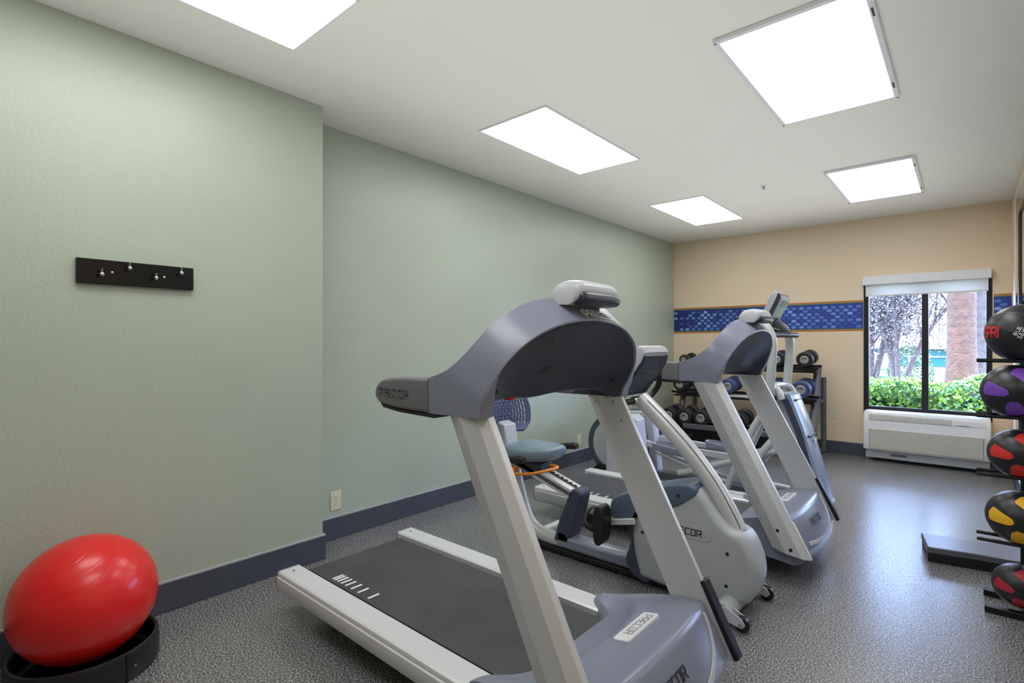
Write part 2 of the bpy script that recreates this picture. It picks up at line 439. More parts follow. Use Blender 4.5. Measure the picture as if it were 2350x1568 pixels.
# ------------------------------------------------------------------ treadmills
def treadmill(yc, label):
    t = Thing('treadmill', label, 'treadmill', (-1.5, yc, 0), 'grey treadmills facing away from the green wall')
    Y = lambda y: yc + y
    # side rails
    for s in (-1, 1):
        prof = [(.292, .205), (.300, .212), (.392, .212), (.402, .207), (.405, .198), (.404, .19), (.410, .186), (.412, .165), (.408, .14), (.396, .115), (.375, .098), (.35, .09), (.292, .09)]
        r = MB().loft([[(x, Y(s * a), b) for a, b in prof] for x in (-2.485, -.95)])
        t.add('side_rail', r, M['alu'], smooth=25)
        c = MB().loft([[(x, Y(s * (.352 + (a - .352) * k)), .152 + (b - .152) * k) for a, b in prof] for x, k in ((-2.502, .9), (-2.496, 1.0), (-2.485, 1.0))])
        ec = t.add('end_cap', c, M['slate'], smooth=25)
        t.add('cap_screw', MB().lathe([(.001, .004), (.006, .003), (.007, 0)], (-2.44, Y(s * .35), .212), n=10), M['steel'])
    # deck, belt
    d = MB().box((-2.42, Y(-.288), .10), (-.8, Y(.288), .168))
    t.add('deck', d, M['black'])
    bp = []
    for k in range(9):
        a = pi / 2 + pi * k / 8; bp.append((-2.43 + .045 * math.cos(a), .150 + .045 * math.sin(a)))
    bp = [(-.9, .195)] + bp + [(-.9, .105)]
    t.add('running_belt', MB().prism(bp, Y(-.272), Y(.272)), M['belt'], smooth=40)
    for x in (-2.255, -2.236, -2.212, -2.183, -2.147, -2.10, -2.045, -1.965):
        t.add('belt_marking', MB().box((x - .006, Y(-.252), .1950), (x + .006, Y(-.195), .1956)), M['print_white'], smooth=0)
    for s in (-1, 1):
        t.add('rear_foot', MB().lathe([(.026, 0), (.03, .01), (.03, .03), (.016, .034), (.016, .11)], (-2.30, Y(s * .22), 0), n=16), M['black'])
        t.add('transport_wheel', MB().lathe([(.02, -.016), (.052, -.016), (.056, -.01), (.056, .01), (.052, .016), (.02, .016)], (-.93, Y(s * .33), .056), 'y', n=24), M['black'])
        t.add('lift_arm', MB().prism([(-.96, .05), (-.90, .05), (-.80, .14), (-.90, .14)], Y(s * .30) - .012, Y(s * .30) + .012), M['blackmetal'])
    # uprights
    def uX(x0, z):      # lean: depth coordinate x0 (0 back .. .165 front) at height z
        return -1.252 + x0 + (1.085 - z) / (1.085 - .155) * .462
    csec = [(0, .388), (0, .424), (.066, .446), (.132, .436), (.163, .412), (.165, .388)]
    for s in (-1, 1):
        u = MB().loft([[(uX(a, z + (-.05 * (a / .165) if z < .3 else 0)), Y(s * b), z + (-.03 * (a / .165) if z < .3 else 0)) for a, b in csec] for z in (.185, 1.085)])
        up = t.add('upright', u, M['silver'], smooth=12, bevel=.003)
        if s > 0:
            for a, z in ((.028, 1.06), (.115, 1.06), (.118, .985), (.09, 1.078)):
                t.add('screw', MB().lathe([(.006, .0), (.006, -.004), (.001, -.006)], (uX(a, z), Y(.388), z), 'y', n=10), M['steel'], parent=up)
            q = MB().box((-.008, Y(.384), -.14), (.012, Y(.43), .14))
            rm = Matrix.Rotation(-math.atan(.462 / .93), 4, 'Y'); c0 = Vector((uX(.172, .29), 0, .29))
            q.v = [tuple(rm @ Vector((v[0], 0, v[2])) + c0 + Vector((0, v[1], 0))) for v in q.v]
            t.add('front_strip', q, M['black'], bevel=.003)
        else:
            for a, z in ((.085, .29), (.105, .20)):
                t.add('bolt', MB().lathe([(.009, 0), (.009, -.004), (.004, -.005)], (uX(a, z), Y(-.441), z), 'y', n=10), M['black'], parent=up)
            q = MB().box((-.006, Y(-.412), -.10), (.010, Y(-.392), .10))
            rm = Matrix.Rotation(-math.atan(.462 / .93), 4, 'Y'); c0 = Vector((uX(.170, .245), 0, .245))
            q.v = [tuple(rm @ Vector((v[0], 0, v[2])) + c0 + Vector((0, v[1], 0))) for v in q.v]
            t.add('front_bracket', q, M['offwhite'], bevel=.004)
    # motor cover
    secs = []; N = 44
    def zt(x, y):       # top skin height
        yn = abs(y) / .385
        f = sstep(-1.22, -.74, x)
        z = .232 + (.128 - .018 * yn * yn) * f ** .8
        dent = 1 - sstep(.86, 1.0, math.hypot((x + 1.13) / .235, (y - .01) / .37))
        return z - .024 * dent * sstep(-1.20, -1.06, x)
    for i in range(N + 1):
        y = -.386 + .772 * i / N; yn = abs(y) / .386
        xr = -1.075 - .135 * sstep(.55, .95, yn)
        rid = -.715 - .035 * yn * yn; bot = -.615 - .04 * yn * yn
        q = [(xr + .01, .150), (xr, .185), (xr + .004, .200)]
        for k in range(21):
            x = xr + .015 + (rid - xr - .015) * k / 20
            z = zt(x, y)
            if k == 0: z = min(z, .215 + .012 * sstep(.6, 1, yn))
            q.append((x, z))
        zr = zt(rid, y)
        q += [(rid + .012, zr - .006), (rid + .022, zr - .024), (bot, .20 - .01 * yn), (bot + .002, .155), (bot - .02, .115), (bot - .05, .10)]
        secs.append([(a, Y(y), b) for a, b in q])
    t.add('motor_cover', MB().loft(secs), M['slate'], smooth=42)
    # plate and lettering on the cover
    th = math.atan2(zt(-.80, -.0) - zt(-.87, 0), .07)
    ux, uy = (0, -1, 0), (math.cos(th), 0, math.sin(th))
    po = (-.838, Y(.05), zt(-.838, .05) + .0015)
    at = plane_at(po, ux, uy); rr = []
    for cxx, cyy, a0 in ((.10, .018, 0), (-.10, .018, 90), (-.10, -.018, 180), (.10, -.018, 270)):
        for k in range(5):
            a = math.radians(a0 + 90 * k / 4); rr.append((cxx + .012 * math.cos(a), cyy + .012 * math.sin(a)))
    pl = MB().loft([[at(u, v, d) for u, v in rr] for d in (-.006, .003)])
    p = t.add('badge_plate', pl, M['white'], smooth=30)
    at2 = plane_at(at(-.010, 0, .0032), ux, uy)
    t.add('badge_lettering', lettering(MB(), 'PRECOR', at2, .028, .15, .0006, 1.02, .95), M['print_grey'], parent=p, smooth=0)
    # front face lettering + light curved stripe (front face runs from the ridge down to the bottom edge)
    fz = Vector((-.615 - (-.693), 0, .20 - .336)).normalized() * -1
    fo = (-.6625 + .002, Y(-.06), .284)
    t.add('front_lettering', lettering(MB(), 'PRECOR', plane_at(fo, (0, 1, 0), tuple(fz)), .034, .15, .002, 1.02, .95), M['print_dark'], smooth=0)
    st = []
    for y, zz in crom([(-.30, .200), (-.10, .186), (.10, .192), (.20, .208), (.275, .240), (.318, .285), (.332, .33)], 4):
        yn = abs(y) / .386
        bx = -.615 - .04 * yn * yn; rd = -.693 - .035 * yn * yn
        def fx(z): return bx + (rd - bx) * min(1, max(0, (z - .195) / .14)) + .0035
        d = .016; e = sstep(.2, .33, y); ya, za = y - d * .8 * e, zz + d * (1 - e)
        st.append([(fx(zz), Y(y), zz), (fx(za), Y(ya), za), (fx(za) - .008, Y(ya), za), (fx(zz) - .008, Y(y), zz)])
    t.add('front_stripe', MB().loft(st), M['lightgrey'], smooth=40)
    # console shroud: an arch between the uprights
    F = [(-1.087, .447, 1.083), (-1.082, .450, 1.115), (-1.066, .450, 1.15), (-1.047, .437, 1.20), (-1.025, .410, 1.25), (-1.003, .362, 1.30), (-.987, .295, 1.34), (-.974, .212, 1.37), (-.965, .105, 1.39), (-.961, 0, 1.397)]
    R = [(-1.325, .447, 1.078), (-1.325, .450, 1.193), (-1.235, .450, 1.222), (-1.165, .440, 1.272), (-1.125, .418, 1.322), (-1.098, .380, 1.370), (-1.080, .305, 1.415), (-1.067, .222, 1.446), (-1.058, .105, 1.463), (-1.056, 0, 1.467)]
    FF = [F[0]] + crom(F[1:], 5); RR = [R[0]] + crom(R[1:], 5)
    half = list(zip(FF, RR))
    full = [(f, r, -1) for f, r in half] + [(f, r, 1) for f, r in half[-2::-1]]
    secs = []
    for f, r, s in full:
        c = Vector((-1.09, 0, 1.17))
        def inn(p, k=.034):
            v = Vector((0, p[1], max(0, p[2] - 1.14)))
            if v.length < 1e-4: v = Vector((0, 0, 1))
            v = v.normalized() * k; return (p[0], p[1] - v.y, p[2] - v.z)
        fi = inn(f, .012 + .042 * (1 - sstep(1.10, 1.24, f[2]))); ri = inn(r, .012 + .02 * (1 - sstep(1.10, 1.24, f[2])))
        ed = .006
        fo_ = (f[0] - ed, f[1], f[2] - ed * .3)
        q = [r, fo_, (f[0], f[1] - ed * (1 if f[1] > .05 else 0), f[2] - ed * .5), fi, (fi[0] - .03, fi[1], fi[2] - .004), ri]
        secs.append([(a, Y(s * b), z) for a, b, z in q])
    shm = MB().loft(secs)
    sh = t.add('console_shroud', shm, M['slate'], smooth=38)
    # dark dished panel closing the arch in front: half-width w(z), dished towards its lower edge
    edge = []
    for f in FF:
        v = Vector((0, f[1], max(0, f[2] - 1.14)))
        v = (v.normalized() if v.length > 1e-4 else Vector((0, 0, 1))) * (.009 + .042 * (1 - sstep(1.10, 1.24, f[2])))
        edge.append((f[0] - .006, max(0, f[1] - v.y), f[2] - v.z))
    def on_edge(z):
        for a, b in zip(edge[:-1], edge[1:]):
            if a[2] <= z <= b[2]:
                k = (z - a[2]) / max(1e-6, b[2] - a[2]); return a[0] + (b[0] - a[0]) * k, a[1] + (b[1] - a[1]) * k
        return (edge[0][0], edge[0][1]) if z < edge[0][2] else (edge[-1][0], edge[-1][1])
    ztop = edge[-1][2] - .0005; pn = MB(); gs_, gr_ = 32, 22; pv = []
    for r in range(gr_ + 1):
        for c in range(gs_ + 1):
            q = -1 + 2 * c / gs_; e = sstep(.80, 1, abs(q))
            zb = 1.122 - .040 * e - .012 * math.exp(-((q + .1) / .3) ** 2)
            k = 1 - (1 - r / gr_) ** 1.5; z = zb + (ztop - zb) * k
            x0, w0 = on_edge(z); t_ = (ztop - z) / (ztop - 1.12)
            dp = .118 * max(0, t_) ** .75 * (1 - abs(q) ** 3.2)
            pv.append((x0 - dp, Y(q * w0), z))
    pf = [(r * (gs_ + 1) + c, r * (gs_ + 1) + c + 1, (r + 1) * (gs_ + 1) + c + 1, (r + 1) * (gs_ + 1) + c) for r in range(gr_) for c in range(gs_)]
    pn.add(pv, pf)
    pm = t.add('console_back', pn, M['darkpanel'], smooth=60)
    # underside of the console behind the panel's lower edge
    lw = []
    for c in range(gs_ + 1):
        x, y, z = pv[c]
        lw.append([(x, y, z), (x - .02, y, z - .006), (-1.245, y, max(z, 1.11) + .005), (-1.245, y, z + .05), (x - .02, y, z + .03)])
    t.add('console_skirt', MB().loft(lw), M['darkpanel'], smooth=50)
    for s in (-1, 1):
        t.add('leg_liner', MB().prism([(-1.125, 1.084), (-1.120, 1.13), (-1.14, 1.20), (-1.31, 1.20), (-1.322, 1.082)], Y(s * .380), Y(s * .412)), M['darkpanel'], smooth=0)
    # screw holes and a cable slot in the panel
    for y, z in ((-.17, 1.325), (.19, 1.325), (-.36, 1.155), (.36, 1.155)):
        x = hit(pn, (0, Y(y), z), (-1, 0, 0))[0].x
        t.add('screw_hole', MB().lathe([(.009, .0015), (.0085, .0), (.001, -.0005)], (x, Y(y), z), 'x', n=12), M['black'], parent=pm)
    q = MB(); cs = [hit(pn, (0, Y(-.07) + b, 1.212 + c_), (-1, 0, 0))[0] for b, c_ in ((-.026, -.012), (.014, -.012), (.026, .012), (-.014, .012))]
    q.add([tuple(p + Vector((.0012, 0, 0))) for p in cs] + [tuple(p - Vector((.004, 0, 0))) for p in cs], [(0, 1, 2, 3), (7, 6, 5, 4), (0, 4, 5, 1), (1, 5, 6, 2), (2, 6, 7, 3), (3, 7, 4, 0)])
    t.add('cable_slot', q, M['black'], parent=pm, smooth=0)
    # control face towards the runner
    cf = []
    for k, (f, r, s) in enumerate(full):
        v = Vector((0, r[1], max(0, r[2] - 1.14))); v = (v.normalized() if v.length > 1e-4 else Vector((0, 0, 1))) * .028
        cf.append((max(r[0], -1.24) + .012, Y(s * (r[1] - v.y)), max(1.13, r[2] - v.z)))
    cm = MB().add(cf + [(-1.22, yc, 1.14)], [(i, i + 1, len(cf)) for i in range(len(cf) - 1)])
    t.add('control_face', cm, M['darkpanel'], smooth=60)
    # display hood on top
    hp = crom([(-1.085, 1.440), (-1.083, 1.475), (-1.066, 1.503), (-1.035, 1.519), (-.995, 1.522), (-.958, 1.512), (-.944, 1.488), (-.952, 1.455), (-.99, 1.435)], 3)
    def sweep(prof, cx, cz, hw, k0):
        out = []
        for i in range(25):
            u = -1 + 2 * i / 24; k = k0 + (1 - k0) * (1 - abs(u) ** 5) ** .5
            out.append([(cx + (a - cx) * k, Y(hw * u), cz + (b - cz) * k) for a, b in prof])
        return MB().loft(out)
    t.add('display_hood', sweep(hp, -1.0, 1.435, .130, .72), M['lightgrey'], smooth=75)
    lp = crom([(-.957, 1.482), (-.940, 1.478), (-.930, 1.462), (-.932, 1.444), (-.950, 1.434), (-.985, 1.434)], 3)
    t.add('hood_lens', sweep(lp, -.968, 1.455, .122, .6), M['darkpanel'], smooth=75)
    # PRECOR on the top band of the shroud
    def on_band(u, v, d):
        x = -.986 - v * .62; p = None
        while p is None and x > -1.06: p = hit(shm, (x, Y(.055) + u, 1.6), (0, 0, -1))[0]; x -= .003
        return (p.x + d * .6, p.y, p.z + d * .8 + .0006)
    t.add('shroud_lettering', lettering(MB(), 'PRECOR', on_band, .046, .17, .002, 1.02, .72, 4), M['print_white'], smooth=0)
    # handrails with rubber grips
    gp = crom([(-1.327, 1.193), (-1.46, 1.191), (-1.56, 1.182), (-1.60, 1.164), (-1.618, 1.130), (-1.608, 1.104), (-1.575, 1.088), (-1.48, 1.080), (-1.327, 1.078)], 4)
    for s in (-1, 1):
        gs = []
        for y, k in ((.453, .76), (.4525, .84), (.449, .93), (.440, 1.0), (.405, 1.0), (.396, .93), (.393, .80)):
            gs.append([(-1.327 + (a + 1.327) * (.94 + .06 * k) if a < -1.33 else a, Y(s * y), 1.135 + (b - 1.135) * k) for a, b in gp])
        g = t.add('handrail_grip', MB().loft(gs), M['rubber'], smooth=45)
        if s < 0:
            t.add('grip_lettering', lettering(MB(), 'PRECOR', plane_at((-1.505, Y(-.4540), 1.133), (1, 0, -.02), (0.02, 0, 1)), .026, .16, .0012, 1.1, 1.0), M['rubber'], parent=g, smooth=0)
            t.add('grip_underside', MB().prism([(-1.60, 1.10), (-1.57, 1.086), (-1.48, 1.078), (-1.30, 1.074), (-1.24, 1.085), (-1.22, 1.079), (-1.30, 1.064), (-1.48, 1.068), (-1.58, 1.078)], Y(-.445), Y(-.40)), M['black'], smooth=30)
    t.add('front_handlebar', MB().tube([(-1.215, Y(-.40), 1.135), (-1.235, Y(-.36), 1.135), (-1.235, Y(.36), 1.135), (-1.215, Y(.40), 1.135)], .017, 12), M['black'])
    t.add('safety_clip', MB().box((-1.222, Y(-.195), 1.108), (-1.195, Y(-.165), 1.15)), M['red'], bevel=.004)
    return t
treadmill(1.555, 'nearest grey treadmill in the foreground, black belt with short white ticks')
treadmill(3.525, 'second grey treadmill, behind the recumbent bike and in front of the elliptical')

# ------------------------------------------------------------------ recumbent bike
def bike(yc):
    t = Thing('recumbent_bike', 'grey recumbent exercise bike between the two treadmills', 'exercise bike', (-1.5, yc, 0))
    Y = lambda y: yc + y
    # drive shroud: rounded slab
    sp = crom([(-1.33, .05), (-1.37, .20), (-1.36, .36), (-1.22, .45), (-1.10, .50), (-1.035, .575), (-.99, .565), (-.93, .485), (-.865, .42), (-.79, .385), (-.745, .30), (-.728, .21), (-.745, .12), (-.80, .06), (-.93, .03), (-1.15, .035), (-1.33, .05)], 8)[:-1]
    ss = []
    for y, k in ((-.105, .86), (-.098, .93), (-.078, .985), (-.05, 1.0), (.05, 1.0), (.078, .985), (.098, .93), (.105, .86)):
        ss.append([(-1.06 + (a + 1.06) * k, Y(y), .27 + (b - .27) * k) for a, b in sp])
    sh = t.add('drive_shroud', MB().loft(ss), M['midgrey'], smooth=55)
    # raised line and badge on the near side
    def pill(cx, cz, hw, hh, y, ang, n=8):
        q = []
        for sx, a0 in ((1, -90), (-1, 90)):
            for k in range(n + 1):
                a = math.radians(a0 + 180 * k / n); q.append((sx * (hw - hh) + hh * math.cos(a), hh * math.sin(a)))
        ca, sa = math.cos(ang), math.sin(ang)
        return [(cx + u * ca - v * sa, y, cz + u * sa + v * ca) for u, v in q]
    bg_ = MB().loft([pill(-1.06, .365, .125, .034, Y(-.100), .0), pill(-1.06, .365, .125, .034, Y(-.1085), .0)])
    b = t.add('badge', bg_, M['lightgrey'], smooth=40)
    b2 = MB().loft([pill(-1.06, .365, .118, .027, Y(-.108), .0), pill(-1.06, .365, .118, .027, Y(-.1095), .0)])
    t.add('badge_inset', b2, M['midgrey'], parent=b, smooth=40)
    t.add('badge_lettering', lettering(MB(), 'PRECOR', plane_at((-1.065, Y(-.1096), .365), (1, 0, 0), (0, 0, 1)), .030, .17, .0008, 1.02, .98), M['print_dark'], parent=b, smooth=0)
    for x, z in ((-.86, .30), (-.865, .145), (-1.30, .30)):
        t.add('shroud_bolt', MB().lathe([(.008, .0), (.008, -.006), (.003, -.007)], (x, Y(-.103), z), 'y', n=10), M['black'], parent=sh)
    tcp = crom([(-1.50, .36), (-1.49, .43), (-1.43, .475), (-1.25, .545), (-1.08, .592), (-1.02, .59), (-1.01, .555), (-1.06, .515), (-1.16, .46), (-1.34, .40), (-1.38, .33), (-1.46, .32), (-1.50, .36)], 8)[:-1]
    tc = []
    for y, k in ((-.1125, .92), (-.1105, .965), (-.104, .99), (-.085, 1.0), (.085, 1.0), (.104, .99), (.1105, .965), (.1125, .92)):
        tc.append([(-1.24 + (a + 1.24) * k, Y(y), .46 + (bb - .46) * k) for a, bb in tcp])
    o = t.add('top_cover', MB().loft(tc), M['slateblue'], smooth=50)
    t.add('cover_bolt', MB().lathe([(.008, .0), (.008, -.005), (.003, -.006)], (-1.10, Y(-.1125), .535), 'y', n=10), M['black'], parent=o)
    rc = crom([(-1.47, .335), (-1.40, .30), (-1.38, .22), (-1.41, .12), (-1.36, .05), (-1.28, .03), (-1.26, .10), (-1.30, .25), (-1.34, .34)], 3)
    t.add('rear_cover', MB().prism(rc, Y(-.09), Y(.09)), M['navy'], smooth=40, bevel=.01)
    # main frame tube, running from the seat column down and along the floor
    fp = crom([(-2.335, .60), (-2.29, .45), (-2.235, .28), (-2.17, .145), (-2.06, .085), (-1.90, .078), (-1.6, .078), (-1.30, .078)], 5)
    pth = [(a, Y(0), b) for a, b in fp]
    t.add('main_frame', MB().tube(pth, .044, 16), M['silver'], smooth=50)
    t.add('frame_guard', MB().box((-2.12, Y(-.05), .012), (-1.2, Y(.05), .045)), M['black'], bevel=.008)
    t.add('rear_foot_bar', MB().tube([(-2.14, Y(-.30), .045), (-2.14, Y(.30), .045)], .032, 12), M['silver'], smooth=50)
    for s in (-1, 1):
        t.add('foot_cap', MB().lathe([(.03, -.02), (.038, -.015), (.038, .015), (.03, .02)], (-2.14, Y(s * .29), .038), 'y', n=16), M['black'])
    # seat rail with toothed track
    ra = math.atan2(-.165, .52)
    def RL(u, v, w):      # along the rail, sideways, up from its top
        return (-2.30 + u * math.cos(ra) - w * math.sin(ra), Y(v), .585 + u * math.sin(ra) + w * math.cos(ra))
    def rbox(u0, u1, v0, v1, w0, w1):
        return MB().add([RL(u, v, w_) for w_ in (w0, w1) for u, v in ((u0, v0), (u1, v0), (u1, v1), (u0, v1))], [(3, 2, 1, 0), (4, 5, 6, 7), (0, 1, 5, 4), (1, 2, 6, 5), (2, 3, 7, 6), (3, 0, 4, 7)])
    rl = t.add('seat_rail', rbox(0, .555, -.058, .058, -.062, 0), M['alu'], bevel=.004)
    t.add('rail_groove', rbox(.02, .54, -.0600, -.058, -.042, -.018), M['gunmetal'], parent=rl, smooth=0)
    t.add('rail_track', rbox(.02, .53, -.012, .012, 0, .003), M['black'], parent=rl, smooth=0)
    for k in range(14):
        t.add('track_notch', rbox(.05 + k * .035, .067 + k * .035, .004, .022, .002, .006), M['black'], parent=rl, smooth=0)
    # rail post and step-through cover
    t.add('rail_post', MB().prism([(-1.80, .425), (-1.745, .432), (-1.725, .40), (-1.755, .27), (-1.815, .09), (-1.925, .09), (-1.885, .22)], Y(-.060), Y(.060)), M['navy'], bevel=.012, smooth=30)
    t.add('step_cover', MB().prism([(-1.90, .155), (-1.84, .16), (-1.80, .125), (-1.60, .118), (-1.42, .122), (-1.36, .10), (-1.36, .06), (-1.90, .06)], Y(-.06), Y(.06)), M['slate'], bevel=.012, smooth=30)
    # seat: lofted cushion
    def cushion(zc, th, x0, x1, hw):
        secs = []
        for i in range(33):
            u = .5 - .5 * math.cos(pi * i / 32); x = x0 + (x1 - x0) * u
            rd_ = max(0, 1 - abs(2 * u - 1) ** 5) ** .5
            wv = hw * (1 - .30 * sstep(.45, 1.0, u)) * (.55 + .45 * rd_)
            e = .25 + .75 * rd_
            z = zc + .018 * (2 * u - 1) ** 2 + .012 * u
            q = []
            for k in range(20):
                a = 2 * pi * k / 20; ca, sa = math.cos(a), math.sin(a)
                yy = math.copysign(abs(ca) ** .55, ca) * wv; zz = math.copysign(abs(sa) ** .6, sa) * th / 2 * e
                q.append((x, Y(yy), z + zz + .012 * (yy / hw) ** 2))
            secs.append(q)
        return MB().loft(secs)
    t.add('seat', cushion(.592, .100, -2.30, -1.925, .172), M['cushion'], smooth=60)
    t.add('seat_bracket', MB().prism([(-2.30, .545), (-2.02, .545), (-2.02, .50), (-2.12, .47), (-2.32, .53)], Y(-.06), Y(.06)), M['navy'], bevel=.006)
    # back post and mesh backrest
    t.add('back_post', MB().prism([(-2.36, .50), (-2.28, .50), (-2.33, .76), (-2.41, .78)], Y(-.06), Y(.06)), M['lightgrey'], bevel=.01)
    nu, nv = 42, 44; W_, H_ = .215, .385
    bm = MB(); vs = {}; lst = []
    def bpt(i, j):
        u = -1 + 2 * i / nu; v = j / nv
        halfw = W_ * (.80 + .20 * math.sin(pi * min(1, v * 1.15 + .12))) 
        if v < .14: halfw *= (.72 + .28 * (v / .14) ** .5)
        if v > .86: halfw *= (.72 + .28 * ((1 - v) / .14) ** .5)
        x = -2.40 - .10 * v + .075 * u * u + .035 * math.sin(pi * v)
        return (x, Y(u * halfw), .70 + H_ * v)
    for j in range(nv + 1):
        for i in range(nu + 1): vs[i, j] = len(lst); lst.append(bpt(i, j))
    fs = []
    for j in range(nv):
        for i in range(nu):
            if 3 <= i < nu - 3 and 5 <= j < nv - 3 and i % 2 == 0 and (j + (2 if (i // 2) % 2 else 0)) % 5 != 0: continue
            fs.append((vs[i, j], vs[i + 1, j], vs[i + 1, j + 1], vs[i, j + 1]))
    bm.add(lst, fs)
    t.add('backrest', bm, M['mesh_blue'], smooth=60, solid=.014)
    # side handles
    for s in (-1, 1):
        hb = MB().tube([(-2.30, Y(s * .10), .575), (-2.26, Y(s * .24), .575), (-2.20, Y(s * .275), .585), (-2.09, Y(s * .28), .60)], .012, 10)
        h = t.add('side_handle', hb, M['chrome'])
        t.add('handle_grip', MB().tube([(-2.12, Y(s * .28), .597), (-2.09, Y(s * .28), .600), (-1.99, Y(s * .28), .613), (-1.975, Y(s * .28), .614)], [.018, .021, .024, .018], 12), M['black'], parent=h)
    # orange adjustment loop
    lp = [(-2.21, Y(-.105), .505), (-2.24, Y(-.18), .50), (-2.14, Y(-.225), .50), (-2.0, Y(-.215), .515), (-1.90, Y(-.155), .54), (-1.89, Y(-.06), .545), (-1.97, Y(-.035), .545)]
    t.add('seat_lever', MB().tube(crom(lp, 5), .009, 10), M['orange'])
    t.add('lever_mount', MB().prism([(-2.26, .475), (-2.17, .48), (-2.165, .52), (-2.22, .51), (-2.26, .50)], Y(-.15), Y(-.10)), M['orange'], bevel=.006)
    t.add('rail_roller', MB().lathe([(.006, -.014), (.026, -.012), (.028, 0), (.026, .012), (.006, .014)], (-2.27, Y(-.13), .535), 'y', n=16), M['steel'])
    # crank and pedals
    for s, px, pz in ((-1, -1.50, .315), (1, -1.18, .40)):
        cx, cz = -1.335, .355
        a = math.atan2(pz - cz, px - cx); L = math.hypot(px - cx, pz - cz)
        q = MB().box((0, -.010, -.016), (L, .010, .016), rot=Matrix.Rotation(-a, 3, 'Y'), piv=(0, 0, 0))
        q.v = [(v[0] + cx, v[1] + Y(s * .125), v[2] + cz) for v in q.v]
        ck = t.add('crank_arm', q, M['alu'], bevel=.004)
        pp = crom([(-.015, .105), (-.03, .05), (-.026, -.04), (-.02, -.085), (.0, -.10), (.022, -.085), (.034, -.02), (.036, .06), (.022, .10), (.003, .112), (-.015, .105)], 3)[:-1]
        pd = MB().prism([(px + u, pz + v) for u, v in pp], Y(s * .145), Y(s * .24))
        pe = t.add('pedal', pd, M['black'], bevel=.008, smooth=40)
        sp_ = [(px - .02, Y(s * .15), pz + .07), (px - .075, Y(s * .16), pz + .075), (px - .10, Y(s * .19), pz + .03), (px - .085, Y(s * .22), pz - .01), (px - .03, Y(s * .235), pz - .02)]
        t.add('pedal_strap', MB().tube(crom(sp_, 4), .007, 8, sy=2.2), M['black'], parent=pe)
    # console mast and console
    mp = crom([(-1.365, 1.00), (-1.30, .945), (-1.20, .855), (-1.08, .735), (-.97, .60), (-.895, .48), (-.845, .385)], 5)
    t.add('console_mast', MB().tube([(a, Y(0), b) for a, b in mp], .046, 20), M['silver'], smooth=60)
    t.add('mast_seam', MB().tube([(a + .0235, Y(-.032), b + .0235) for a, b in mp[3:]], .003, 6), M['gunmetal'])
    cA, cB = Vector((-1.405, 0, 1.02)), Vector((-1.262, 0, 1.222)); dr = (cB - cA).normalized(); nn = Vector((-dr.z, 0, dr.x))
    def CP(u, n): p = cA + dr * u + nn * n; return (p.x, p.z)
    L = (cB - cA).length
    hs = []
    shell = [CP(0, .012), CP(L - .01, .012), CP(L + .03, .022), CP(L + .045, .05), CP(L + .03, .082), CP(L - .03, .09), CP(.03, .085), CP(-.01, .05)]
    for y, k in ((-.145, .90), (-.138, .97), (-.12, 1.0), (.12, 1.0), (.138, .97), (.145, .90)):
        c0 = CP(L / 2, .05); hs.append([(c0[0] + (a - c0[0]) * k, Y(y), c0[1] + (bb - c0[1]) * k) for a, bb in shell])
    t.add('console_shell', MB().loft(hs), M['lightgrey'], smooth=40)
    bs = []
    back = [CP(-.02, .03), CP(.0, .0), CP(L - .03, -.004), CP(L + .012, .012), CP(L + .02, .03)]
    for y, k in ((-.142, .94), (-.132, 1.0), (.132, 1.0), (.142, .94)):
        c0 = CP(L / 2, .02); bs.append([(c0[0] + (a - c0[0]) * k, Y(y), c0[1] + (bb - c0[1]) * k) for a, bb in back])
    bk = t.add('console_back', MB().loft(bs), M['darkpanel'], smooth=30)
    q0, q1 = CP(L * .70, -.006), CP(L * .74, -.006)
    t.add('back_ridge', MB().prism([CP(L * .70, -.007), CP(L * .72, -.007), CP(L * .72, .004), CP(L * .70, .004)], Y(-.10), Y(.11)), M['gunmetal'], parent=bk, smooth=0)
    t.add('screen', MB().prism([CP(.04, .086), CP(L - .05, .090), CP(L - .05, .093), CP(.04, .091)], Y(-.10), Y(.10)), M['black'], smooth=0)
    for s in (-1, 1):
        hp_ = [(-1.39, Y(s * .02), .985), (-1.40, Y(s * .12), .985), (-1.385, Y(s * .18), 1.01), (-1.355, Y(s * .205), 1.07), (-1.36, Y(s * .20), 1.14), (-1.41, Y(s * .175), 1.19)]
        t.add('handlebar', MB().tube(crom(hp_, 5), .017, 12), M['black'])
    t.add('handlebar_clamp', MB().lathe([(.02, -.05), (.026, -.045), (.026, .045), (.02, .05)], (-1.388, Y(0), .985), 'y', n=16), M['chrome'])
    # front neck, cross tube and transport wheels
    t.add('front_neck', MB().tube([(-.87, Y(0), .10), (-.84, Y(0), .085), (-.81, Y(0), .07)], [.075, .07, .06], 16), M['midgrey'], smooth=60)
    t.add('front_cross_tube', MB().tube([(-.85, Y(-.21), .06), (-.85, Y(.21), .06)], .046, 18), M['midgrey'], smooth=60)
    for s in (-1, 1):
        cxw, czw = -.765, .036
        fk = MB()
        for yy in (s * .175, s * .215):
            fk.prism([(-.87, .08), (-.83, .10), (-.76, .065), (-.745, .04), (-.76, .022), (-.80, .03), (-.87, .05)], Y(yy) - .004, Y(yy) + .004)
        k = t.add('wheel_fork', fk, M['lightgrey'], bevel=.002)
        t.add('transport_wheel', MB().lathe([(.012, -.014), (.032, -.014), (.036, -.009), (.036, .009), (.032, .014), (.012, .014)], (cxw, Y(s * .195), czw), 'y', n=24), M['black'])
        t.add('wheel_bolt', MB().lathe([(.009, 0), (.009, s * .006), (.004, s * .008)], (cxw, Y(s * .219), czw), 'y', n=10), M['steel'], parent=k)
bike(2.66)

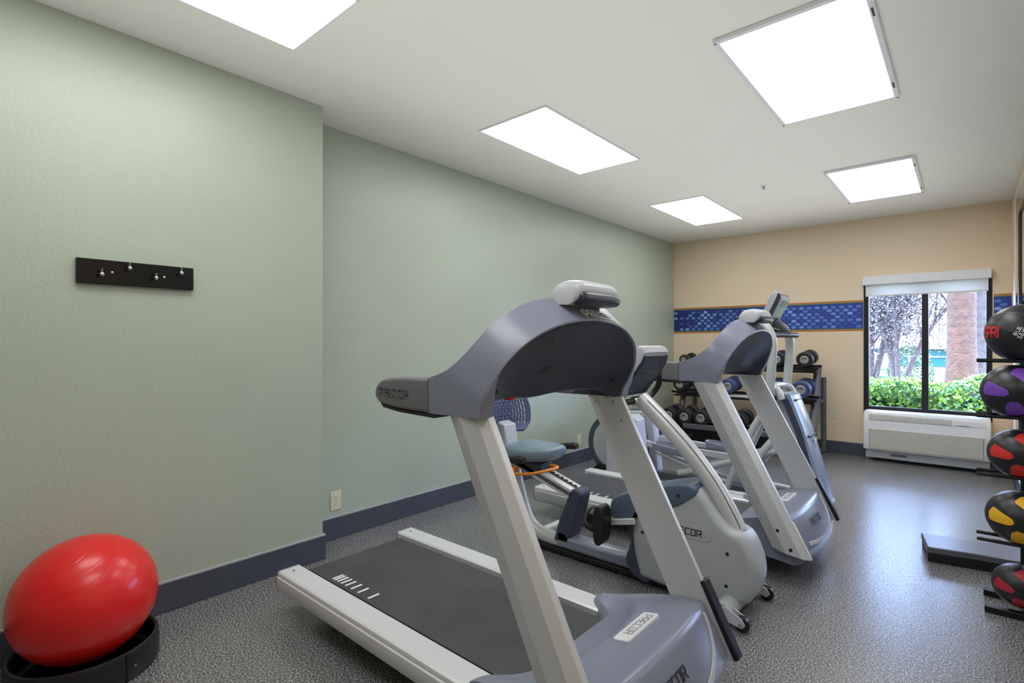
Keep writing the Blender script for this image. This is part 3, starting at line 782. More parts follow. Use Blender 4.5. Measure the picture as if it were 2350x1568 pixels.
# ------------------------------------------------------------------ elliptical trainer
def elliptical(yc):
    t = Thing('elliptical_trainer', 'grey elliptical trainer behind the second treadmill, tall shroud and round rear drive', 'elliptical', (-1.5, yc, 0))
    Y = lambda y: yc + y
    # front tower
    tp = [(-1.30, .86), (-1.23, .895), (-1.06, .905), (-1.045, .875), (-.845, .20), (-.82, .08), (-.84, .02), (-1.02, .02), (-1.10, .30)]
    t.add('tower_shroud', MB().prism(tp, Y(-.125), Y(.125)), M['midgrey'], bevel=.01, smooth=30)
    # wide front face, convex
    fs = []
    for u, x, z in ((0, -1.085, .905), (.06, -1.05, .893), (.3, -.965, .66), (.55, -.897, .42), (.8, -.838, .20), (.93, -.808, .08), (1, -.825, .018)):
        q = []
        for k in range(9):
            y = -.150 + .30 * k / 8
            q.append((x + .018 * (1 - (y / .15) ** 2), Y(y), z))
        q += [(x - .03, Y(.150), z - .01), (x - .03, Y(-.150), z - .01)]
        fs.append(q)
    ff = t.add('front_face', MB().loft(fs), M['skyface'], smooth=50)
    tr = [(-1.20, .890), (-1.085, .882), (-1.062, .86), (-.965, .60), (-.868, .22), (-.838, .06), (-.855, .02), (-.90, .02), (-.91, .20), (-1.01, .58), (-1.10, .83), (-1.12, .848), (-1.20, .855)]
    for s in (-1, 1):
        t.add('side_trim', MB().prism(tr, Y(s * .124), Y(s * .152)), M['navy'], bevel=.004, smooth=30)
    for z in (.858, .58):
        x = -1.05 + (.893 - z) * .365
        t.add('face_slot', MB().box((x - .005, Y(-.12), z - .012), (x + .0195, Y(.10), z + .002)), M['black'], parent=ff, bevel=.002)
    x = -1.05 + (.893 - .535) * .365 + .018
    t.add('face_label', MB().box((x - .004, Y(-.05), .515), (x + .003, Y(.02), .55)), M['print_white'], parent=ff, smooth=0)
    t.add('foot_bumper', MB().prism([(-.83, .03), (-.785, .05), (-.79, .075), (-.83, .07)], Y(-.12), Y(.12)), M['lightgrey'], bevel=.006)
    # levelled feet tube
    t.add('front_foot_tube', MB().tube([(-.98, Y(-.34), .03), (-.98, Y(.34), .03)], .03, 12), M['gunmetal'])
    # masts and moving arms
    for s in (-1, 1):
        ap = crom([(-1.11, Y(s * .225), .80), (-1.10, Y(s * .235), 1.0), (-1.085, Y(s * .24), 1.20), (-1.085, Y(s * .24), 1.33), (-1.125, Y(s * .235), 1.43), (-1.21, Y(s * .225), 1.50)], 5)
        ap = [(x - (.075 if s < 0 else .062), y, z) for x, y, z in ap]
        ar = t.add('moving_arm', MB().tube(ap, .034, 14), M['silver'], smooth=60)
        e = Vector(ap[-1])
        t.add('arm_grip', MB().tube([tuple(e), tuple(e + Vector((-.09, 0, .0))), tuple(e + Vector((-.16, 0, .01)))], [.022, .026, .020], 12), M['black'], parent=ar)
        lo = crom([(-1.10, Y(s * .10), .62), (-1.20, Y(s * .14), .50), (-1.28, Y(s * .17), .38), (-1.34, Y(s * .18), .28)], 4)
        t.add('lower_link', MB().tube(lo, .028, 12), M['silver'], smooth=60)
    t.add('top_loop', MB().tube(crom([(-1.10, Y(-.20), .86), (-1.13, Y(-.19), .93), (-1.18, Y(-.10), .955), (-1.18, Y(.10), .955), (-1.13, Y(.19), .93), (-1.10, Y(.20), .86)], 5), .026, 12), M['silver'], smooth=60)
    t.add('centre_mast', MB().tube(crom([(-1.115, Y(.06), 1.375), (-1.13, Y(.05), 1.40), (-1.17, Y(.02), 1.45), (-1.20, Y(0), 1.50)], 4), .036, 14), M['gunmetal'], smooth=60)
    t.add('cross_bar', MB().tube([(-1.165, Y(-.22), 1.375), (-1.12, Y(.0), 1.375), (-1.09, Y(.23), 1.375)], .022, 12), M['black'])
    for s in (-1, 1):
        t.add('fixed_grip', MB().tube(crom([(-1.15, Y(s * .10), 1.40), (-1.25, Y(s * .16), 1.45), (-1.36, Y(s * .17), 1.53), (-1.42, Y(s * .17), 1.56)], 4), .019, 12), M['black'])
    # console slab
    cA, dr = Vector((-1.225, 0, 1.46)), Vector((.40, 0, .86)).normalized(); nn = Vector((-dr.z, 0, dr.x))
    def CP(u, n): p = cA + dr * u + nn * n; return (p.x, p.z)
    def slab(prof, ys):
        c0 = CP(.13, .03); return MB().loft([[(c0[0] + (a - c0[0]) * k, Y(y), c0[1] + (b - c0[1]) * k) for a, b in prof] for y, k in ys])
    ysl = ((-.135, .9), (-.128, .97), (-.11, 1), (.11, 1), (.128, .97), (.135, .9))
    t.add('console_shell', slab([CP(0, .008), CP(.25, .008), CP(.272, .03), CP(.27, .07), CP(.24, .085), CP(.02, .075), CP(-.01, .04)], ysl), M['lightgrey'], smooth=40)
    bk = t.add('console_back', slab([CP(-.01, .03), CP(0, -.005), CP(.225, -.012), CP(.255, .008), CP(.26, .03)], ysl), M['midgrey'], smooth=30)
    t.add('back_window', MB().prism([CP(.165, -.012), CP(.215, -.015), CP(.215, .0), CP(.165, .0)], Y(-.07), Y(.09)), M['gunmetal'], parent=bk, smooth=0)
    t.add('console_edge', slab([CP(-.005, .020), CP(0, -.003), CP(.235, -.004), CP(.262, .016), CP(.266, .032)], ((-.139, .97), (-.136, .99), (.136, .99), (.139, .97))), M['darkpanel'], smooth=30)
    # rear drive: housing with two round covers
    for s in (-1, 1):
        cx, cz = -2.575, .325
        t.add('drive_rim', MB().lathe([(.255, -.03), (.298, -.03), (.302, -.02), (.302, .02), (.298, .03), (.255, .03)], (cx, Y(s * .215), cz), 'y', n=48), mat('dark_rim_plastic', rgb(66, 74, 84), .45) if 'dark_rim_plastic' not in D.materials else D.materials['dark_rim_plastic'], smooth=30)
        t.add('drive_disc', MB().lathe([(.002, s * .042), (.12, s * .040), (.22, s * .034), (.262, s * .026), (.272, s * .01), (.272, -s * .025), (.002, -s * .025)], (cx, Y(s * .215), cz), 'y', n=48), M['midgrey'], smooth=40)
    t.add('rear_stand', MB().prism([(-2.85, .02), (-2.30, .02), (-2.40, .10), (-2.75, .12)], Y(-.26), Y(.26)), M['black'], bevel=.01)
    rp = [(-2.62, .06), (-2.62, .62), (-2.36, .635), (-2.30, .60), (-2.24, .06)]
    for y0, y1 in ((-.335, -.15), (.0, .12)):
        t.add('rear_housing', MB().prism(rp, Y(y0), Y(y1)), M['lightgrey'], bevel=.012, smooth=30)
    t.add('housing_core', MB().prism([(-2.62, .05), (-2.62, .59), (-2.38, .59), (-2.30, .05)], Y(-.16), Y(.16)), M['navy'], smooth=0)
    # pedal arms, pedals, ramp rails
    for s, dz, px in ((-1, .0, -2.02), (1, .03, -1.62)):
        y = s * .13
        pa = MB().prism([(-2.34, .40), (px - .12, .345 + dz), (px - .12, .30 + dz), (-2.34, .34)], Y(y - .02), Y(y + .02))
        t.add('pedal_arm', pa, M['lightgrey'], bevel=.006)
        # foot tray: rounded slab with raised rim
        tray = []
        ol = crom([(-.20, .33), (-.17, -.06), (0, -.075), (.17, -.07), (.21, -.02), (.21, .03), (.17, .07), (0, .075), (-.17, .06), (-.20, .02)], 1)
        ol = []
        for k in range(28):
            a = 2 * pi * k / 28; ca, sa = math.cos(a), math.sin(a)
            ol.append((math.copysign(abs(ca) ** .6, ca) * .205, math.copysign(abs(sa) ** .7, sa) * .078))
        sl_ = -.10
        def ring(k, z): return [(px + u * k, Y(y + v * k), .325 + dz + z + sl_ * u) for u, v in ol]
        pd = MB().loft([ring(.9, -.03), ring(1, -.02), ring(1.02, .03), ring(.96, .034), ring(.92, .006), ring(.5, .004)], caps=True)
        t.add('foot_pedal', pd, M['slate'], smooth=40)
        t.add('ramp_rail', MB().tube([(-1.98, Y(y), .125), (-1.86, Y(y), .165), (-1.05, Y(y), .478)], .030, 12), M['silver'], smooth=60)
        t.add('pedal_link', MB().tube(crom([(-2.26, Y(y - s * .06), .30), (-2.16, Y(y - s * .06), .245), (-1.80, Y(y - s * .06), .155), (-1.55, Y(y - s * .06), .10)], 4), .012, 10), M['silver'])
        t.add('ramp_roller', MB().lathe([(.01, -.02), (.03, -.018), (.034, 0), (.03, .018), (.01, .02)], (px + .16, Y(y), .265 + dz), 'y', n=16), M['black'])
        t.add('link_arm', MB().prism([(px + .15, .32 + dz), (px + .15, .37 + dz), (-1.38, .36), (-1.34, .33), (-1.36, .30)], Y(y - .018), Y(y + .018)), M['lightgrey'], bevel=.005)
        t.add('ramp_strut', MB().tube([(-1.20, Y(y * .7), .85), (-1.33, Y(y * .85), .62), (-1.44, Y(y), .36), (-1.56, Y(y), .04)], .028, 12), M['silver'], smooth=60)
    t.add('blue_pad', MB().box((-1.93, Y(.02), .285), (-1.72, Y(.075), .312), rot=Matrix.Rotation(-.25, 3, 'Y')), M['slateblue'], bevel=.008)
    bl = crom([(-1.62, Y(-.24), .045), (-1.56, Y(-.25), .055), (-1.35, Y(-.25), .06), (-1.10, Y(-.20), .06)], 4)
    t.add('base_tube', MB().tube(bl, .028, 12), M['silver'], smooth=60)
    bl = [(x, 2 * yc - y, z) for x, y, z in bl]
    t.add('base_tube', MB().tube(bl, .028, 12), M['silver'], smooth=60)
    t.add('base_beam', MB().box((-2.5, Y(-.05), .02), (-.95, Y(.05), .085)), M['gunmetal'], bevel=.012)
elliptical(4.72)

# ------------------------------------------------------------------ dumbbell rack and dumbbells
t = Thing('dumbbell_rack', 'black three-tier dumbbell rack against the tan far wall', 'rack', (-2.1, 6.85, 0))
RX0, RX1 = -2.955, -1.255
for x in (RX0 + .09, RX1 - .055):
    t.add('upright_post', MB().tube([(x, 6.60, .03), (x, 6.78, .55), (x, 6.96, 1.02)], .040, 14), M['gunmetal'], smooth=60)
    t.add('rear_post', MB().tube([(x + .03, 7.13, .03), (x + .03, 7.12, .9)], .030, 12), M['gunmetal'], smooth=60)
    t.add('foot_rail', MB().box((x - .035, 6.42, 0), (x + .035, 7.17, .055)), M['gunmetal'], bevel=.01)
    t.add('side_brace', MB().tube([(x, 6.80, .62), (x + .03, 7.12, .62)], .022, 10), M['gunmetal'])
TIER = [(1.042, 6.80), (.69, 6.72), (.29, 6.54)]
for k, (z, yy) in enumerate(TIER):
    for dy, dz in ((-.075, -.006), (.085, .016)):
        t.add('shelf_rail', MB().box((RX0, yy + dy - .022, z + dz - .032), (RX1, yy + dy + .022, z + dz - .002)), M['blackmetal'], bevel=.005)
    t.add('shelf_pan', MB().prism([(yy - .085, z - .075), (yy + .095, z - .04), (yy + .095, z - .03), (yy - .085, z - .058)], RX0 + .03, RX1 - .03, axis='x'), M['blackmetal'], smooth=0)
    if k == 2:
        t.add('shelf_front', MB().box((RX0 + .25, yy - .16, z - .055), (RX1 - .02, yy - .10, z + .012)), M['gunmetal'], bevel=.012)
        t.add('kick_panel', MB().box((RX0 + .33, yy - .02, .055), (RX1 - .1, yy + .0, z - .07)), M['blackmetal'], smooth=0)
    if k == 1:
        t.add('shelf_front', MB().tube([(RX0 + .6, yy - .115, z - .03), (RX1 - .2, yy - .115, z - .03)], .018, 10), M['silver'])

def dumbbell(x, y, z, r, blue, label):
    """axis along y; front face towards the room; every dumbbell is a thing of its own"""
    d = Thing('dumbbell', label, 'dumbbell', (x, y, z), 'dumbbells on the rack')
    m = M['db_blue'] if blue else M['db_black']
    L = .155
    tl = .09                                      # the shelf tilts towards the room
    def T(mb):
        rm = Matrix.Rotation(tl, 3, 'X'); c = Vector((x, y, z))
        mb.v = [tuple(rm @ (Vector(v) - c) + c) for v in mb.v]; return mb
    for s in (-1, 1):
        hd = MB().lathe([(.02, -.045), (r * .86, -.045), (r * .97, -.036), (r, -.024), (r, .024), (r * .97, .036), (r * .86, .045), (.02, .045)], (x, y + s * (L / 2 + .035), z), 'y', n=32)
        h = d.add('head', T(hd), m, smooth=30)
        rg = MB().lathe([(r * .985, -.004), (r * 1.015, -.003), (r * 1.015, .003), (r * .985, .004)], (x, y + s * (L / 2 + .035) + .024, z), 'y', n=32)
        d.add('head_band', T(rg), M['gunmetal'], parent=h)
        if s < 0:
            fy = y - L / 2 - .035 - .045
            ds = MB().lathe([(.001, -.004), (r * .48, -.004), (r * .53, .0), (r * .53, .004), (.001, .004)], (x, fy, z), 'y', n=28)
            d.add('face_disc', T(ds), M['pewter'], parent=h, smooth=30)
            lt = lettering(MB(), 'SPRI', plane_at((x, fy - .0042, z + r * .14), (1, 0, 0), (0, 0, 1)), r * .19, .2, .0008, 1.0, .95)
            d.add('face_lettering', T(lt), M['print_dark'], parent=h, smooth=0)
    d.add('handle', T(MB().tube([(x, y - L / 2, z), (x, y, z), (x, y + L / 2, z)], [.014, .017, .014], 14)), M['chrome'], smooth=60)
def put(k, x, r, blue, label):
    z, yy = TIER[k]; dumbbell(x, yy, z + .003 + math.sqrt(max(r * r - .03 ** 2, .001)) + .006, r, blue, label)
put(0, -2.80, .062, False, 'small black dumbbell alone at the left end of the top tier')
put(0, -1.675, .085, False, 'dark dumbbell on the top tier, left of the one at its right end')
put(0, -1.385, .087, False, 'dark dumbbell at the right end of the top tier')
put(1, -2.82, .090, False, 'black dumbbell at the left end of the middle tier')
put(1, -2.21, .095, True, 'blue-grey dumbbell on the middle tier between the second treadmill uprights')
put(1, -1.69, .096, True, 'blue-grey dumbbell on the middle tier behind the elliptical arms')
put(1, -1.405, .100, True, 'large blue-grey dumbbell at the right end of the middle tier')
put(2, -2.89, .100, False, 'black dumbbell at the left end of the bottom tier')
put(2, -2.682, .100, False, 'second black dumbbell from the left on the bottom tier')
put(2, -2.474, .100, False, 'third black dumbbell from the left on the bottom tier')
put(2, -2.03, .102, False, 'black dumbbell on the bottom tier seen between the second treadmill uprights')

# ------------------------------------------------------------------ air conditioner
AX0, AX1 = -.868, .188
t = Thing('air_conditioner', 'white wall air conditioner with louvred grille under the window', 'air conditioner', (-.34, 7.1, 0))
bp = [(YF - .002, .125), (YF - .002, .552), (7.06, .552), (7.015, .535), (6.992, .50), (6.978, .43), (6.972, .30), (6.976, .15), (6.99, .125)]
t.add('cabinet', MB().prism(bp, AX0, AX1, axis='x'), M['white'], bevel=.014, seg=3, smooth=40)
t.add('plinth', MB().prism([(YF - .002, .04), (7.01, .04), (7.01, .125), (YF - .002, .125)], AX0 + .02, AX1 - .01, axis='x'), M['midgrey'], bevel=.004)
t.add('under_shadow_block', MB().box((AX0 + .08, 7.12, 0), (AX1 - .06, YF - .002, .045)), M['black'], smooth=0)  # black block stands in for the dark shadow gap below the plinth
t.add('plinth_slot', MB().box((-.62, 7.006, .075), (-.48, 7.012, .10)), M['gunmetal'], smooth=0)
gx0, gx1 = -.81, .135
g = t.add('grille_back', MB().box((gx0, 6.966, .145), (gx1, 6.974, .362)), M['print_dark'], bevel=.003)
sm = None
for k in range(17):
    z = .151 + k * .0128
    if sm is None:
        o = t.add('slat', MB().prism([(6.958, z), (6.968, z + .0035), (6.968, z + .0105), (6.958, z + .0085)], gx0 + .004, gx1 - .004, axis='x'), M['offwhite'], smooth=0); sm = o
    else:
        c = sm.copy(); COL.objects.link(c); c.parent = t.o; c.location.z = k * .0128
fr = MB()
for a, b, c_, d_ in ((gx0 - .008, gx0, .138, .37), (gx1, gx1 + .008, .138, .37), (gx0, gx1, .138, .145), (gx0, gx1, .362, .37)): fr.box((a, 6.962, c_), (b, 6.974, d_))
t.add('grille_frame', fr, M['white'], bevel=.002)
v0 = None
for k in range(6):
    a = -.815 + k * .1185
    t.add('vent_opening', MB().prism([(6.984, .462), (6.979, .462), (6.991, .518), (6.997, .518)], a, a + .111, axis='x'), M['midgrey'], smooth=0)
    vn = MB()
    for j in range(4):
        vn.prism([(6.974 + j * .0032, .468 + j * .0125), (6.981 + j * .0032, .468 + j * .0125), (6.983 + j * .0032, .474 + j * .0125), (6.976 + j * .0032, .474 + j * .0125)], a + .004, a + .107, axis='x')
    t.add('vent_vanes', vn, M['offwhite'], smooth=0)
t.add('control_lid', MB().prism([(6.977, .462), (6.983, .515), (6.99, .515), (6.985, .462)], -.095, .15, axis='x'), M['white'], bevel=.003)
t.add('lid_label', MB().box((-.06, 6.974, .466), (.03, 6.979, .471)), M['gunmetal'], smooth=0)

# roller blind
t = Thing('roller_blind', 'white roller blind rolled up at the top of the window', 'blind', (-.35, 7.16, 2.06))
t.add('valance', MB().box((-.897, 7.125, 1.968), (.196, YF - .001, 2.066)), M['white'], bevel=.004)
t.add('fabric', MB().box((-.868, 7.165, 1.84), (.172, 7.168, 1.975)), M['blind'], smooth=0)
t.add('hem_bar', MB().box((-.868, 7.160, 1.838), (.172, 7.173, 1.852)), M['offwhite'], bevel=.003)

# ------------------------------------------------------------------ wall fittings
def outlet(x, y, z, label):
    t = Thing('wall_outlet', label, 'outlet', (x, y, z))
    pl = t.add('cover_plate', MB().box((x, y - .039, z - .062), (x + .006, y + .039, z + .062)), M['ivory'], bevel=.003)
    for s in (-1, 1):
        q = []
        for k in range(20):
            a = 2 * pi * k / 20; q.append((y + .017 * math.cos(a), z + s * .026 + max(-.012, min(.012, .017 * math.sin(a)))))
        r = t.add('receptacle', MB().prism(q, x + .005, x + .008, axis='x'), M['ivory'])
        sl_ = MB()
        for dy in (-.006, .006): sl_.box((x + .0075, y + dy - .001, z + s * .026 - .001), (x + .0084, y + dy + .001, z + s * .026 + .007))
        sl_.box((x + .0075, y - .002, z + s * .026 - .009), (x + .0084, y + .002, z + s * .026 - .005))
        t.add('socket_slot', sl_, M['print_dark'], parent=r, smooth=0)
    t.add('plate_screw', MB().lathe([(.003, .006), (.003, .0072), (.001, .0075)], (x, y, z), 'x', n=8), M['steel'])
outlet(XL, 1.858, .255, 'ivory wall outlet on the green wall beside the wall corner')
outlet(XL, 4.77, .25, 'ivory wall outlet on the green wall, seen between the treadmill uprights')
t = Thing('wall_plate', 'cream blank plate on the tan wall beside the dumbbell rack', 'wall plate', (-1.197, YF, .474))
t.add('cover_plate', MB().box((-1.238, YF - .006, .412), (-1.158, YF, .536)), M['ivory'], bevel=.003)
for dz in (-.042, .042):
    t.add('plate_screw', MB().lathe([(.003, -.006), (.003, -.0072), (.001, -.0075)], (-1.197, YF, .474 + dz), 'y', n=8), M['steel'])

t = Thing('coat_rack', 'black wall-mounted coat rack with small chrome pegs on the green wall', 'coat rack', (XB, .69, 1.63))
t.add('board', MB().box((XB, .468, 1.572), (XB + .022, .925, 1.682)), mat('black_gloss_board', rgb(8, 7, 7), .2, spec=.35), bevel=.002)
x = XB + .022
for y, z in ((.551, 1.616), (.653, 1.653), (.756, 1.618), (.861, 1.652)):
    pg = MB().tube([(x, y, z), (x + .032, y, z - .003)], .005, 10)
    p = t.add('peg', pg, M['chrome'])
    t.add('peg_knob', MB().sphere((x + .036, y, z - .003), .0095, 16, 10), M['chrome'], parent=p)
    t.add('peg_pin', MB().tube([(x + .033, y, z), (x + .035, y, z + .018), (x + .036, y, z + .022)], [.0045, .0045, .005], 8), M['chrome'], parent=p)
for y, z in ((.594, 1.627), (.797, 1.625)):
    t.add('screw_cap', MB().sphere((x + .002, y, z), .007, 14, 8), M['chrome'])

# ------------------------------------------------------------------ exercise ball in its ring
bx, by = -2.655, .457
t = Thing('exercise_ball', 'glossy red exercise ball in a black ring by the green wall', 'exercise ball', (bx, by, .291))
b = t.add('ball', MB().sphere((bx, by, .291), .24, 64, 40), M['ball_red'], smooth=180)
b.rotation_euler = (.42, .12, .0)
t.add('valve_plug', MB().lathe([(.001, .004), (.008, .003), (.009, -.002)], (bx - .12, by - .205, .291), 'z', n=12), M['white'])
t = Thing('ball_base', 'black plastic ring base under the red exercise ball', 'ball stand', (bx, by, 0))
rp = [(.215, 0.0), (.238, 0.0), (.244, .02), (.242, .10), (.238, .112), (.230, .115), (.224, .110), (.222, .03), (.205, .02), (.205, .0)]
t.add('ring', MB().lathe(rp, (bx, by, 0), n=64), M['black'], smooth=40)
a = math.radians(25)
for a in (.35, 2.4, 4.5):
    q = MB().box((.239, -.0015, .003), (.2455, .0015, .112), rot=Matrix.Rotation(a, 3, 'Z'), piv=(0, 0, 0)); q.v = [(v[0] + bx, v[1] + by, v[2]) for v in q.v]
    t.add('seam', q, M['blackmetal'], smooth=0)
    q = MB().lathe([(.006, .242), (.006, .247), (.002, .248)], (0, .03, .055), 'x', n=10); rm = Matrix.Rotation(a, 3, 'Z'); q.v = [tuple(rm @ Vector(v) + Vector((bx, by, 0))) for v in q.v]
    t.add('rivet', q, M['gunmetal'])

# ------------------------------------------------------------------ medicine balls and their rack
PY = 3.50
LV = [(1.355, .138, .205), (1.074, .128, .178), (.775, .116, .192), (.468, .126, .195), (.140, .100, .192)]   # centre height, radius, x
t = Thing('medicine_ball_rack', 'black upright medicine ball rack at the right edge', 'rack', (.21, PY, 0))
t.add('post', MB().tube([(.225, PY + .165, .02), (.225, PY + .165, 1.52)], .019, 14), M['blackmetal'], smooth=60)
prz = []
for z, r, x in LV:
    pz = z - math.sqrt(r * r - .06 ** 2) - .009
    prz.append(pz)
    if pz < .06: continue
    for s in (-1, 1):
        pr = t.add('prong', MB().tube([(.040, PY + s * .06, pz), (.32, PY + s * .06, pz)], .0085, 10), M['blackmetal'], smooth=60)
    t.add('prong_bridge', MB().tube([(.225, PY - .06, pz - .012), (.225, PY + .165, pz - .012)], .010, 10), M['blackmetal'], smooth=60)
for y in (PY - .055, PY + .165):
    t.add('floor_leg', MB().box((.068, y - .022, .0), (.33, y + .022, .032)), M['blackmetal'], bevel=.004)
t.add('base_bridge', MB().box((.20, PY - .033, .004), (.25, PY + .143, .028)), M['blackmetal'], bevel=.003)

def med_ball(z, r, x, colm, label, plain=False):
    d = Thing('medicine_ball', label, 'medicine ball', (x, PY, z), 'medicine balls on the rack')
    mm = MB(); nu, nv = 96, 48
    core = mat('ball_rubber', rgb(34, 34, 38), .36, bump=(220, .25, .0015)) if 'ball_rubber' not in D.materials else D.materials['ball_rubber']
    d.add('rubber_shell', MB().sphere((x, PY, z), r, 56, 32), core, smooth=180)
    if plain:
        # stitched panel seams and printed marks
        for ax in (Vector((.2, -.5, .85)), Vector((.8, .2, .5)), Vector((-.5, -.75, -.3))):
            ax.normalize(); a = ax.orthogonal().normalized(); b_ = ax.cross(a)
            c0 = Vector((x, PY, z)) + ax * r * .45; rr_ = r * math.sqrt(1 - .45 ** 2)
            d.add('seam', MB().tube([tuple(c0 + rr_ * (math.cos(2 * pi * k / 40) * a + math.sin(2 * pi * k / 40) * b_)) for k in range(41)], .0016, 6, caps=False), M['gunmetal'])
        def on(az, el):    # point and frame on the ball, az from -x towards -y
            n = Vector((-math.cos(el) * math.cos(az), -math.cos(el) * math.sin(az), math.sin(el)))
            u = Vector((math.sin(az), -math.cos(az), 0)); v = n.cross(u) * -1
            if v.z < 0: v = -v
            return Vector((x, PY, z)) + n * r, u, v, n
        def at_factory(az, el, rot=0.):
            def f(u_, v_, dd):
                ca, sa = math.cos(rot), math.sin(rot)
                uu, vv = u_ * ca - v_ * sa, u_ * sa + v_ * ca
                p, _, _, n = on(az + uu / r, el + vv / r); return tuple(p + n * (dd + .0006))
            return f
        d.add('red_lettering', lettering(MB(), 'SPRI', at_factory(.58, .04), .046, .22, .0008, .95, .66, 5), M['print_red'], smooth=0)
        d.add('weight_lettering', lettering(MB(), '8 LB.', at_factory(1.40, .08, 1.1), .013, .2, .0008, 1, .9, 3), M['print_white'], smooth=0)
        d.add('metric_lettering', lettering(MB(), '3.6 KGS', at_factory(1.54, .04, 1.1), .013, .2, .0008, 1, .9, 3), M['print_white'], smooth=0)
    else:
        # inlaid coloured tapered patches, each standing just proud of the rubber
        import itertools
        def patch(n0, t0, a0, a1, w0, w1):
            n0 = Vector(n0).normalized(); t0 = Vector(t0); t0 = (t0 - n0 * t0.dot(n0)).normalized(); b_ = n0.cross(t0)
            secs = []; K = 14
            for k in range(K + 1):
                u = k / K; a = a0 + (a1 - a0) * u; e = math.sqrt(max(0, 1 - (2 * u - 1) ** 6)); wv = (w0 + (w1 - w0) * u) * max(e, .12)
                row = []
                for j in range(7):
                    q = -1 + 2 * j / 6
                    dv = (n0 * math.cos(a) + t0 * math.sin(a)); dv = (dv + b_ * math.tan(wv * q)).normalized()
                    row.append(tuple(Vector((x, PY, z)) + dv * (r * 1.008)))
                secs.append(row)
            return MB().loft(secs, closed=False, caps=False)
        for n0, t0, a0, a1, w0, w1 in (((-.62, -.78, .08), (.78, -.5, -.22), -.42, .48, .30, .13), ((.28, -.72, .62), (.1, .3, -.8), -.45, .42, .36, .20), ((-.02, -.74, -.66), (.2, .6, -.6), -.42, .3, .17, .34), ((.75, -.6, -.1), (.3, .6, -.4), -.4, .4, .2, .3)):
            d.add('colour_patch', patch(n0, t0, a0, a1, w0, w1), colm, smooth=180)
        if r != LV[1][1]:
            n = Vector((-.80, -.58, .22)).normalized()
    return d
med_ball(*LV[0], None, 'plain black medicine ball with red and white print, topmost on the rack', True)
med_ball(*LV[1], mat('purple_rubber', rgb(118, 70, 178), .4), 'black medicine ball with purple patches, second from the top')
med_ball(*LV[2], mat('scarlet_rubber', rgb(214, 48, 38), .4), 'black medicine ball with bright red patches, in the middle of the rack')
med_ball(*LV[3], mat('yellow_rubber', rgb(238, 182, 40), .4), 'black medicine ball with yellow patches, second from the bottom')
med_ball(*LV[4], mat('crimson_rubber', rgb(184, 44, 60), .4), 'small black medicine ball with crimson patches, lowest on the rack')

# step platform on the floor behind the rack
t = Thing('step_platform', 'low black step platform on the floor beyond the medicine ball rack', 'step platform', (-.17, 3.98, 0))
rz = Matrix.Rotation(.16, 3, 'Z')
def SB(a, b):
    q = MB().box(a, b); q.v = [tuple(rz @ Vector(v) + Vector((-.175, 3.985, 0))) for v in q.v]; return q
t.add('top_board', SB((0, 0, .055), (.47, .27, .092)), mat('step_top_sheen', rgb(92, 94, 106), .3, spec=1.), bevel=.006)  # black board, its colour lightened to grey to carry the reflected window sheen
t.add('base_block', SB((.004, .006, 0), (.466, .264, .054)), M['black'], bevel=.004)

# wall mirror on the right wall
t = Thing('wall_mirror', 'large wall mirror with a black framed edge on the right wall', 'mirror', (XR, 5.2, 1.3))
t.add('glass', MB().box((XR - .006, 1.5, .16), (XR - .001, 6.60, 2.62)), M['mirror'], smooth=0)
e = MB().box((XR - .008, 6.60, .16), (XR - .001, 6.615, 2.62)); e.box((XR - .008, 1.5, 2.62), (XR - .001, 6.615, 2.632))
t.add('edge_trim', e, M['mirror_edge'], smooth=0)
e = MB().box((XR - .016, 6.02, .30), (XR - .006, 6.13, 2.40)); 
t.add('black_bar', e, M['black'], smooth=0)
e = MB().box((XR - .016, 3.0, 2.375), (XR - .006, 6.02, 2.40))
t.add('black_bar', e, M['black'], smooth=0)

# ------------------------------------------------------------------ outside the window
OUT = {}
OUT['ground'] = mat('mulch_ground', rgb(78, 68, 66), .9, vary=(3, .25), bump=(40, .5, .02))
OUT['leaf'] = [mat('hedge_leaf_%d' % i, c, .45) for i, c in enumerate([rgb(84, 128, 34), rgb(112, 150, 36), rgb(62, 108, 44), rgb(44, 84, 44), rgb(130, 158, 58)])]
OUT['trunk'] = mat('palm_bark', rgb(68, 45, 28), .9, vary=(14, .35), bump=(30, .8, .03))
OUT['trunk2'] = mat('grey_bark', rgb(74, 66, 57), .9, vary=(14, .25), bump=(30, .8, .03))
OUT['bark'] = mat('smooth_bark', rgb(72, 59, 51), .8, vary=(10, .15))
OUT['hazeleaf'] = [mat('tree_leaf_%d' % i, c, .6) for i, c in enumerate([rgb(78, 72, 70), rgb(96, 89, 84), rgb(60, 58, 58), rgb(118, 110, 102)])]
OUT['greenleaf'] = [mat('bush_leaf_%d' % i, c, .6) for i, c in enumerate([rgb(66, 88, 56), rgb(82, 104, 70), rgb(52, 72, 48)])]
OUT['bwall'] = mat('cream_stucco', rgb(170, 146, 122), .8)
OUT['teal'] = mat('teal_glass', rgb(22, 62, 60), .15)
OUT['lawn'] = mat('lawn', rgb(58, 100, 50), .9, vary=(4, .2))
struct('ground', MB().box((-40, YF + .2, -.15), (40, 60, 0)), OUT['ground'], smooth=0)
struct('lawn', MB().box((-30, 19, 0), (30, 28, .03)), OUT['lawn'], smooth=0)
